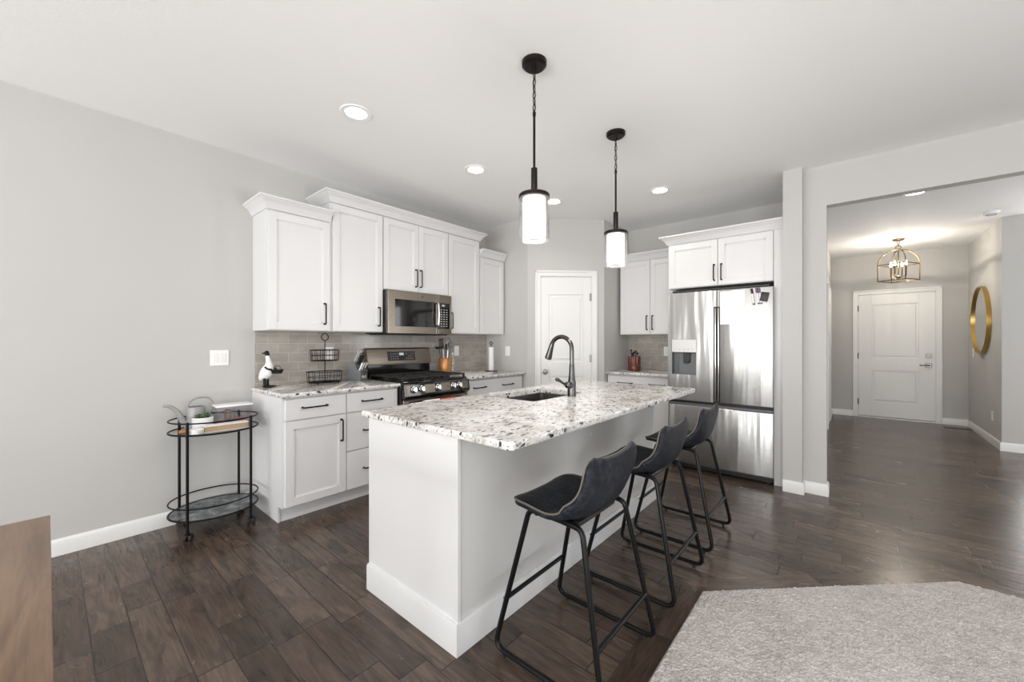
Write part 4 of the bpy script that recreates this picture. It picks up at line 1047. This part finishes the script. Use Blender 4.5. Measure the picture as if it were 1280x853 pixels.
mb.loft(rings_); bd = mb.build('body', 'white_rough', t, smooth=70)
mb = MB(); rings_ = [ring(gp(-0.004, 0.248), 0.0145, 0.0145, (0, 0, 1)), ring(gp(-0.006, 0.262), 0.0175, 0.0165, (0, 0, 1)), ring(gp(-0.008, 0.276), 0.0165, 0.0155, (0, 0, 1)), ring(gp(-0.008, 0.286), 0.009, 0.009, (0, 0, 1))]
mb.loft(rings_); hd = mb.build('head', 'black', t, smooth=70)
mb = MB(); bl = [(-0.016, 0.009, 0.010), (-0.032, 0.006, 0.0085), (-0.045, 0.003, 0.006)]
mb.loft([ring(gp(f, 0.267-0.02*abs(f+0.016)), a, b, fw) for f, a, b in bl]); mb.build('bill', 'black', hd, smooth=70)
for s_ in (-0.022, 0.022):
    mb = MB(); mb.cyl(gp(-0.012, 0.010, s_), gp(-0.014, 0.078, s_), 0.010, 12); mb.loft([ring(gp(f, 0.008, s_), a, b, fw) for f, a, b in [(-0.028, 0.005, 0.008), (-0.005, 0.0078, 0.013), (0.030, 0.006, 0.017), (0.050, 0.004, 0.014)]]); mb.build('leg', 'black', t, smooth=60)
mb = MB()
mb.loft([[gp(f, z, s_) for f, s_ in ((a, -b), (a+c, -b), (a+c, b), (a, b))] for z, a, b, c in [(0.108, 0.045, 0.024, 0.050), (0.140, 0.040, 0.032, 0.066)]])
mb.tube([gp(0.073+0.030*math.cos(a), 0.140+0.028*math.sin(a)) for a in [PI*k/10 for k in range(11)]], 0.003, 6); mb.build('basket', 'bronze', t)
for s_ in (-1, 1):
    mb = MB(); mb.tube(catmull([gp(0.0, 0.160, s_*0.040), gp(0.022, 0.146, s_*0.042), gp(0.050, 0.140, s_*0.032)], 5), 0.007, 8); mb.build('wing', 'black', t)

# two-tier wire basket
wx, wy = -3.452, 1.572
t = thing('wire_basket_stand', (wx, wy, CT), 'black two-tier wire basket stand with a ring handle on the counter', 'basket')
mb = MB(); mb.cyl((wx, wy, CT+0.004), (wx, wy, CT+0.368), 0.0042, 8)
mb.tube([(wx, wy+0.030*math.cos(a), CT+0.397+0.030*math.sin(a)) for a in [2*PI*k/22 for k in range(22)]], 0.004, 7, closed=True); mb.build('pole', 'black', t)
def wbasket(z0, z1, ax, ay):
    mb = MB(); N = 28
    def el(f, z): return [(wx+ax*f*math.cos(2*PI*k/N), wy+ay*f*math.sin(2*PI*k/N), z) for k in range(N)]
    for f, z, r in ((1, z1, 0.0036), (0.97, (z0+z1)/2, 0.0022), (0.94, z0, 0.0036)): mb.tube(el(f, z), r, 6, closed=True)
    for k in range(14):
        a = 2*PI*k/14; mb.cyl((wx+ax*math.cos(a), wy+ay*math.sin(a), z1), (wx+ax*0.94*math.cos(a), wy+ay*0.94*math.sin(a), z0), 0.0021, 6)
    for k in range(-4, 5):
        f = k/5; h = math.sqrt(1-f*f)*0.94; mb.cyl((wx+ax*f*0.94, wy-ay*h, z0), (wx+ax*f*0.94, wy+ay*h, z0), 0.002, 6); mb.cyl((wx-ax*h, wy+ay*f*0.94, z0), (wx+ax*h, wy+ay*f*0.94, z0), 0.002, 6)
    return mb
wbasket(CT+0.195, CT+0.285, 0.088, 0.120).build('basket', 'black', t); wbasket(CT+0.012, CT+0.100, 0.104, 0.148).build('basket', 'black', t)
for a in (0.8, 2.4, 3.9, 5.5): MB().sph((wx+0.092*math.cos(a), wy+0.125*math.sin(a), CT+0.006), 0.0062).build('foot', 'black', t)

# knife block
kx, ky = -3.425, 1.852
t = thing('knife_block', (kx, ky, CT), 'grey knife block full of steel knives left of the range', 'knife block')
kr = math.radians(28); ku = Vector((math.cos(kr), math.sin(kr), 0)); kv = Vector((-ku.y, ku.x, 0))
def kp_(s_, z, w): return Vector((kx, ky, CT))+ku*s_+kv*w+Vector((0, 0, z))
mb = MB(); mb.prism([(-0.085, 0.0), (0.070, 0.0), (0.070, 0.092), (0.036, 0.108), (0.015, 0.168), (-0.012, 0.178)], kp_, -0.055, 0.055); mb.build('block', 'grey_plastic', t, smooth=15)
mb = MB(); mb.prism([(0.0702, 0.028), (0.0712, 0.028), (0.0712, 0.052), (0.0702, 0.052)], kp_, -0.032, 0.032); mb.build('name_plate', 'light_plastic', t)
ax_ = Vector((0.42, 0.91))
def knife(s_, z, w, L, r, mat):
    p = kp_(s_, z, w); d = (ku*ax_.x+Vector((0, 0, ax_.y))).normalized(); mb = MB()
    mb.tube([p-d*0.01, p+d*L*0.3, p+d*L*0.7, p+d*L], r, 8, rs=[r*0.8, r, r*0.9, r*1.15]); mb.build('knife_handle', mat, t)
for w, L in ((-0.036, 0.115), (-0.012, 0.125), (0.012, 0.12), (0.036, 0.105)): knife(-0.004, 0.172, w, L, 0.009, 'chrome')
for w, L in ((-0.026, 0.095), (0.0, 0.10), (0.026, 0.09)): knife(0.018, 0.150, w, L, 0.0085, 'black_plastic')
for k in range(6): knife(0.052, 0.098, -0.045+k*0.018, 0.075, 0.0065, 'white_plastic' if k % 2 == 0 else 'chrome')
mb = MB()
for s_ in (-1, 1): mb.tube([kp_(0.088+0.012*math.cos(a), 0.095+0.020*math.sin(a), s_*0.014) for a in [2*PI*q/14 for q in range(14)]], 0.004, 6, closed=True)
mb.cyl(kp_(0.075, 0.075, 0), kp_(0.075, 0.045, 0), 0.004, 8); mb.build('scissors', 'black_plastic', t)

# utensil crock and tools
ux, uy = -3.445, 2.905
t = thing('utensil_crock', (ux, uy, CT), 'copper coloured utensil crock right of the range', 'crock')
MB().lathe([(0, 0.002), (0.062, 0.0), (0.064, 0.006), (0.064, 0.172), (0.062, 0.175), (0.058, 0.172), (0.058, 0.012), (0, 0.012)], (ux, uy, CT), 32).build('crock', 'copper', t)
def tool(name, ang, lean, L, head, mat, label, cat, off_=0.03):
    b = Vector((ux+off_*math.cos(ang), uy+off_*math.sin(ang), CT+0.014)); tip = b+Vector((math.cos(ang)*lean*0.7, math.sin(ang)*lean*0.7, L))
    d = (tip-b).normalized(); t = thing(name, b, label, cat, 'utensils in the copper crock')
    MB().cyl(b, b+d*(L-0.02), 0.005, 8).build('shaft', mat, t)
    q = d.to_track_quat('Z', 'X').to_matrix()
    def R(p): return tip+q @ Vector(p)
    mb = MB()
    if head == 'spoon': mb.sph(R((0, 0, 0.02)), 0.03, (0.95, 0.25, 1.35), 14, q)
    elif head == 'slot':
        m4 = q.to_4x4(); m4.translation = tip
        for x in (-0.032, -0.011, 0.011, 0.032): mb.box(x-0.006, x+0.006, -0.002, 0.002, -0.02, 0.07, 0.001, 1, m4)
        mb.box(-0.038, 0.038, -0.002, 0.002, 0.06, 0.075, 0.001, 1, m4); mb.box(-0.038, 0.038, -0.002, 0.002, -0.03, -0.016, 0.001, 1, m4)
    elif head == 'ladle': mb.lathe([(0, -0.03), (0.03, -0.022), (0.042, 0.0), (0.040, 0.0), (0.028, -0.019), (0, -0.027)], R((0.0, 0.03, 0.01)), 20)
    elif head == 'whisk':
        for k in range(5):
            a = PI*k/5; mb.tube([R((0.028*math.sin(u)*math.cos(a)*(1 if u < PI else 1), 0.028*math.sin(u)*math.sin(a), 0.05-0.07*math.cos(u))) for u in [2*PI*j/16 for j in range(16)]], 0.0016, 5, closed=True)
    mb.build('head', mat, t)
RX = math.radians
tool('slotted_turner', RX(-80), 0.045, 0.300, 'slot', 'black_plastic', 'black slotted turner leaning left in the copper crock', 'turner')
tool('ladle', RX(-120), 0.050, 0.275, 'ladle', 'black_plastic', 'black ladle hanging over the left of the copper crock', 'ladle')
tool('serving_spoon', RX(-25), 0.025, 0.265, 'spoon', 'black_plastic', 'black serving spoon in the middle of the copper crock', 'spoon')
tool('serving_spoon', RX(45), 0.045, 0.290, 'spoon', 'grey_plastic', 'grey spoon leaning right in the copper crock', 'spoon')
tool('whisk', RX(105), 0.040, 0.270, 'whisk', 'chrome', 'steel whisk leaning right in the copper crock', 'whisk')
tool('serving_spoon', RX(165), 0.03, 0.275, 'spoon', 'chrome', 'steel spoon at the back of the copper crock', 'spoon')
# glass bottle beside it
bx, by = -3.43, 3.005
t = thing('glass_bottle', (bx, by, CT), 'clear glass bottle standing against the copper crock', 'bottle')
MB().lathe([(0, 0.0), (0.030, 0.0), (0.032, 0.005), (0.032, 0.135), (0.024, 0.158), (0.012, 0.175), (0.012, 0.215), (0.010, 0.215), (0.010, 0.178), (0.028, 0.135), (0.028, 0.008), (0, 0.006)], (bx, by, CT), 22).build('bottle', 'glass', t)
MB().lathe([(0, 0.213), (0.0125, 0.213), (0.0125, 0.232), (0, 0.234)], (bx, by, CT), 16).build('stopper', 'light_plastic', t)
# paper towel holder
tx, ty = -3.30, 3.50
t = thing('paper_towel_holder', (tx, ty, CT), 'upright paper towel holder with slim white roll and ring top', 'paper towel')
MB().lathe([(0, 0), (0.078, 0), (0.080, 0.004), (0.076, 0.009), (0, 0.010)], (tx, ty, CT), 30).build('base', 'gunmetal', t)
mb = MB(); mb.cyl((tx, ty, CT+0.008), (tx, ty, CT+0.318), 0.005, 10); mb.tube([(tx+0.015*math.cos(a)*0.76, ty+0.015*math.cos(a)*0.65, CT+0.336+0.017*math.sin(a)) for a in [2*PI*k/16 for k in range(16)]], 0.005, 7, closed=True); mb.build('rod', 'black', t)
MB().lathe([(0.014, 0.012), (0.032, 0.012), (0.032, 0.290), (0.014, 0.290)], (tx, ty, CT), 26).build('paper_roll', 'white_rough', t)

# canister on the back counter: fluted red-brown caddy with dark tools
qx, qy = -2.035, 4.72
t = thing('tool_caddy', (qx, qy, CT), 'red-brown fluted caddy with black items beside the refrigerator', 'caddy')
mb = MB(); ringf = lambda r, z, a: [(qx+(r*(1+a*math.cos(12*u)))*math.cos(u), qy+(r*(1+a*math.cos(12*u)))*math.sin(u), CT+z) for u in [2*PI*k/96 for k in range(96)]]
mb.loft([ringf(0.074, 0, 0), ringf(0.077, 0.006, 0), ringf(0.077, 0.062, 0), ringf(0.072, 0.066, 0.03), ringf(0.070, 0.150, 0.07), ringf(0.068, 0.178, 0.07), ringf(0.060, 0.178, 0.02), ringf(0.058, 0.03, 0)], cap=False)
mb.build('caddy', 'brick_red', t, smooth=50)
MB().cyl((qx, qy, CT+0.004), (qx, qy, CT+0.03), 0.060, 24).build('base', 'brick_red', t)
for k, (a, L) in enumerate([(0.3, 0.215), (1.5, 0.235), (2.6, 0.205), (3.7, 0.25), (5.0, 0.225)]):
    mb = MB(); p = Vector((qx+0.030*math.cos(a), qy+0.030*math.sin(a), CT+0.0305)); e = Vector((qx+0.037*math.cos(a), qy+0.037*math.sin(a), CT+L)); mb.cyl(p, e, 0.007, 8); mb.sph(e, 0.0145, (1, 1, 0.8), 10)
    tag(mb.build('gadget', 'black_plastic', None, tuple(p)), ['short black gadget handle facing the room in the red caddy', 'black gadget handle at the rear right of the red caddy', 'shortest black gadget handle at the rear left of the red caddy', 'tallest black gadget handle in the red caddy', 'black gadget handle at the front of the red caddy'][k], 'gadget', 'gadgets in the red caddy')

# ------------------------------------------------------------------ bar cart
cc = Vector((-3.348, 0.766)); ca = math.radians(87.3); cu = Vector((math.cos(ca), math.sin(ca))); cw = Vector((-cu.y, cu.x))
def cart(a, b, z): p = cc+cu*a+cw*b; return Vector((p.x, p.y, z))
t = thing('bar_cart', (cc.x, cc.y, 0), 'black oval two-tier bar cart on casters against the left wall', 'bar cart')
EA, EB = 0.252, 0.218
def ell(z, f=1.0, n=56): return [cart(EA*f*math.cos(2*PI*k/n), EB*f*math.sin(2*PI*k/n), z) for k in range(n)]
for z, mat, nm in ((0.672, 'glass_tray', 'glass_shelf'), (0.126, 'marble', 'marble_shelf')):
    sh = MB().loft([ell(z-0.004, 0.985), ell(z+0.002, 0.985)]).build(nm, mat, t)
    MB().tube(ell(z, 1.0), 0.0062, 8, closed=True).build('tray_rim', 'black', t)
    MB().tube(ell(z+0.076, 1.0), 0.0048, 8, closed=True).build('guard_rail', 'black', t)
PA, PB = 0.174, 0.162
for sa in (-1, 1):
    mb = MB(); mb.cyl(cart(sa*PA, -PB, 0.661), cart(sa*PA, PB, 0.661), 0.006, 8); mb.cyl(cart(sa*PA, -PB, 0.112), cart(sa*PA, PB, 0.112), 0.006, 8); mb.build('cross_rail', 'black', t)
    for sb in (-1, 1):
        MB().cyl(cart(sa*PA, sb*PB, 0.06), cart(sa*PA, sb*PB, 0.758), 0.0085, 12).build('post', 'black', t)
        p = cart(sa*PA, sb*PB, 0); cst = MB(); ax2 = Vector((0.5, 0.85, 0)).normalized(); w = Vector((-ax2.y, ax2.x, 0)) if sb < 0 else ax2
        cp_ = p+w*0.012+Vector((0, 0, 0.0225))
        side = Vector((-w.y, w.x, 0))
        cst.cyl(p+Vector((0, 0, 0.042)), p+Vector((0, 0, 0.064)), 0.011, 12)
        cst.sph(cp_+Vector((0, 0, 0.012)), 0.019, (1, 1, 0.8), 12); ct = cst.build('caster', 'black', t)
        mb = MB(); mb.cyl(cp_-side*0.021, cp_-side*0.006, 0.0225, 18); mb.cyl(cp_+side*0.006, cp_+side*0.021, 0.0225, 18); mb.build('wheel', 'rubber', ct)
TZ = 0.6745
# watering can (spout towards the camera's left)
wcx = cart(-0.088, 0.114, TZ)
t = thing('watering_can', tuple(wcx), 'pale grey watering can with long curved spout on the bar cart', 'watering can')
MB().lathe([(0, 0), (0.058, 0), (0.060, 0.004), (0.054, 0.10), (0.050, 0.145), (0.047, 0.145), (0.051, 0.10), (0.056, 0.008), (0, 0.006)], wcx, 30).build('can', 'greycan', t)
su = Vector((cu.x, cu.y, 0))
mb = MB(); pts = catmull([wcx-su*0.045+Vector((0, 0, 0.020)), wcx-su*0.075+Vector((0, 0, 0.060)), wcx-su*0.100+Vector((0, 0, 0.115)), wcx-su*0.138+Vector((0, 0, 0.158)), wcx-su*0.178+Vector((0, 0, 0.168))], 5)
mb.tube(pts, 0.012, 12, rs=[0.024-0.0165*i/(len(pts)-1) for i in range(len(pts))]); mb.build('spout', 'greycan', t)
mb = MB(); mb.tube(catmull([wcx-su*0.048+Vector((0, 0, 0.130)), wcx-su*0.038+Vector((0, 0, 0.178)), wcx+su*0.01+Vector((0, 0, 0.205)), wcx+su*0.075+Vector((0, 0, 0.195)), wcx+su*0.095+Vector((0, 0, 0.13)), wcx+su*0.055+Vector((0, 0, 0.05))], 6), 0.0065, 8); mb.build('handle', 'greycan', t)
# potted succulent
pp = cart(-0.072, -0.014, TZ)
t = thing('potted_succulent', tuple(pp), 'small green succulent in a white pot on the bar cart', 'plant')
MB().lathe([(0, 0), (0.053, 0), (0.058, 0.008), (0.060, 0.085), (0.056, 0.087), (0.054, 0.075), (0, 0.072)], pp, 28).build('pot', 'ceramic', t)
MB().lathe([(0, 0.078), (0.054, 0.076), (0.054, 0.070), (0, 0.070)], pp, 20).build('soil', 'soil', t)
mb = MB(); rnd = random.Random(5)
for k in range(16):
    rr, aa = 0.040*math.sqrt(rnd.random()), rnd.random()*2*PI; c_ = pp+Vector((rr*math.cos(aa), rr*math.sin(aa), 0.080+rnd.random()*0.012))
    for j in range(7):
        b = 2*PI*j/7+rnd.random(); el_ = 0.5+0.5*rnd.random(); d = Vector((math.cos(b)*math.cos(el_), math.sin(b)*math.cos(el_), math.sin(el_)))
        mb.sph(c_+d*0.009, 0.0085, (0.55, 0.32, 1.3), 6, d.to_track_quat('Z', 'Y').to_matrix())
mb.build('foliage', 'green', t, smooth=60)
# clear box with white lid and sweets
bxc = cart(0.108, 0.030, TZ); rb = Matrix.Translation(bxc) @ Matrix.Rotation(ca, 4, 'Z')
t = thing('storage_box', tuple(bxc), 'clear plastic box with white lid and pink sweets on the bar cart', 'storage box')
mb = MB(); bw, bh, bz = 0.098, 0.060, 0.140
for a in [(-bw, bw, -bh, -bh+0.003, 0, bz), (-bw, bw, bh-0.003, bh, 0, bz), (-bw, -bw+0.003, -bh, bh, 0, bz), (bw-0.003, bw, -bh, bh, 0, bz), (-bw, bw, -bh, bh, 0, 0.003), (-0.002, 0.002, -bh, bh, 0.003, bz)]: mb.box(*a, 0.0, 1, rb)
mb.build('box', 'clear_plastic', t)
MB().box(-bw-0.012, bw+0.012, -bh-0.010, bh+0.010, bz, bz+0.012, 0.004, 2, rb).build('lid', 'white_plastic', t)
mb = MB()
for k in range(55):
    a, b = rnd.uniform(0.01, bw-0.012), rnd.uniform(-bh+0.012, bh-0.012); mb.sph(rb @ Vector((a, b, 0.012+rnd.random()*0.05)), 0.010, (1, 0.8, 0.7), 7)
for k in range(28):
    a, b = rnd.uniform(-bw+0.012, -0.012), rnd.uniform(-bh+0.012, bh-0.012); mb.sph(rb @ Vector((a, b, 0.012+rnd.random()*0.03)), 0.010, (1, 0.8, 0.7), 7)
o = mb.build('sweets', 'pink', t); o['kind'] = 'stuff'
MB().box(-0.045, -0.012, -0.03, 0.03, 0.02, 0.115, 0.008, 2, rb).build('wrapped_bar', 'brownbag', t)
# boxed item with kraft front, white jar lid, wooden rolling pin
bk = cart(0.036, -0.112, TZ); rk = Matrix.Translation(bk) @ Matrix.Rotation(ca, 4, 'Z')
t = thing('book', tuple(bk), 'thick white covered book lying on the bar cart, tan edge to the room', 'book')
MB().box(-0.120, 0.125, -0.034, 0.030, 0.004, 0.036, 0.001, 1, rk).build('pages', 'kraft', t)
mb = MB(); mb.box(-0.125, 0.130, -0.036, 0.034, 0.036, 0.042, 0.001, 1, rk); mb.box(-0.125, 0.130, -0.036, 0.034, 0.0, 0.004, 0.001, 1, rk); mb.box(-0.125, 0.130, 0.030, 0.034, 0.0, 0.042, 0.001, 1, rk); mb.build('cover', 'white_rough', t)
q_ = cart(-0.124, -0.140, TZ)
t = thing('round_tin', tuple(q_), 'low round white tin at the camera end of the bar cart', 'tin')
MB().lathe([(0, 0), (0.036, 0), (0.038, 0.003), (0.038, 0.022), (0, 0.022)], q_, 26).build('tin', 'white_rough', t)
MB().lathe([(0, 0.022), (0.040, 0.022), (0.040, 0.030), (0.036, 0.033), (0, 0.033)], q_, 26).build('lid', 'ceramic', t)
mb = MB(); mb.cyl(cart(-0.205, -0.080, TZ+0.0135), cart(-0.136, -0.084, TZ+0.0135), 0.013, 14)
tag(mb.build('wooden_stick', 'copper', None, tuple(cart(-0.13, -0.096, TZ))), 'short brown wooden stick lying on the bar cart beside the white tin', 'wooden stick')

# ------------------------------------------------------------------ dining table corner
tz = 0.75
t = thing('dining_table', (-1.23, -0.47, 0), 'brown wood-grain dining table with a square corner, opposite the bar cart', 'table')
MB().box(-1.836, -0.62, -0.94, 0.008, tz-0.032, tz, 0.003, 2).build('tabletop', 'table', t)
mb = MB(); mb.box(-1.76, -0.70, -0.86, -0.835, tz-0.11, tz-0.032); mb.box(-1.76, -0.70, -0.097, -0.072, tz-0.11, tz-0.032); mb.box(-1.76, -1.735, -0.86, -0.072, tz-0.11, tz-0.032); mb.box(-0.725, -0.70, -0.86, -0.072, tz-0.11, tz-0.032); mb.build('apron', 'table', t)
for x in (-1.765, -0.765):
    for y in (-0.865, -0.137): MB().box(x, x+0.07, y, y+0.07, 0, tz-0.032, 0.004).build('leg', 'table', t)
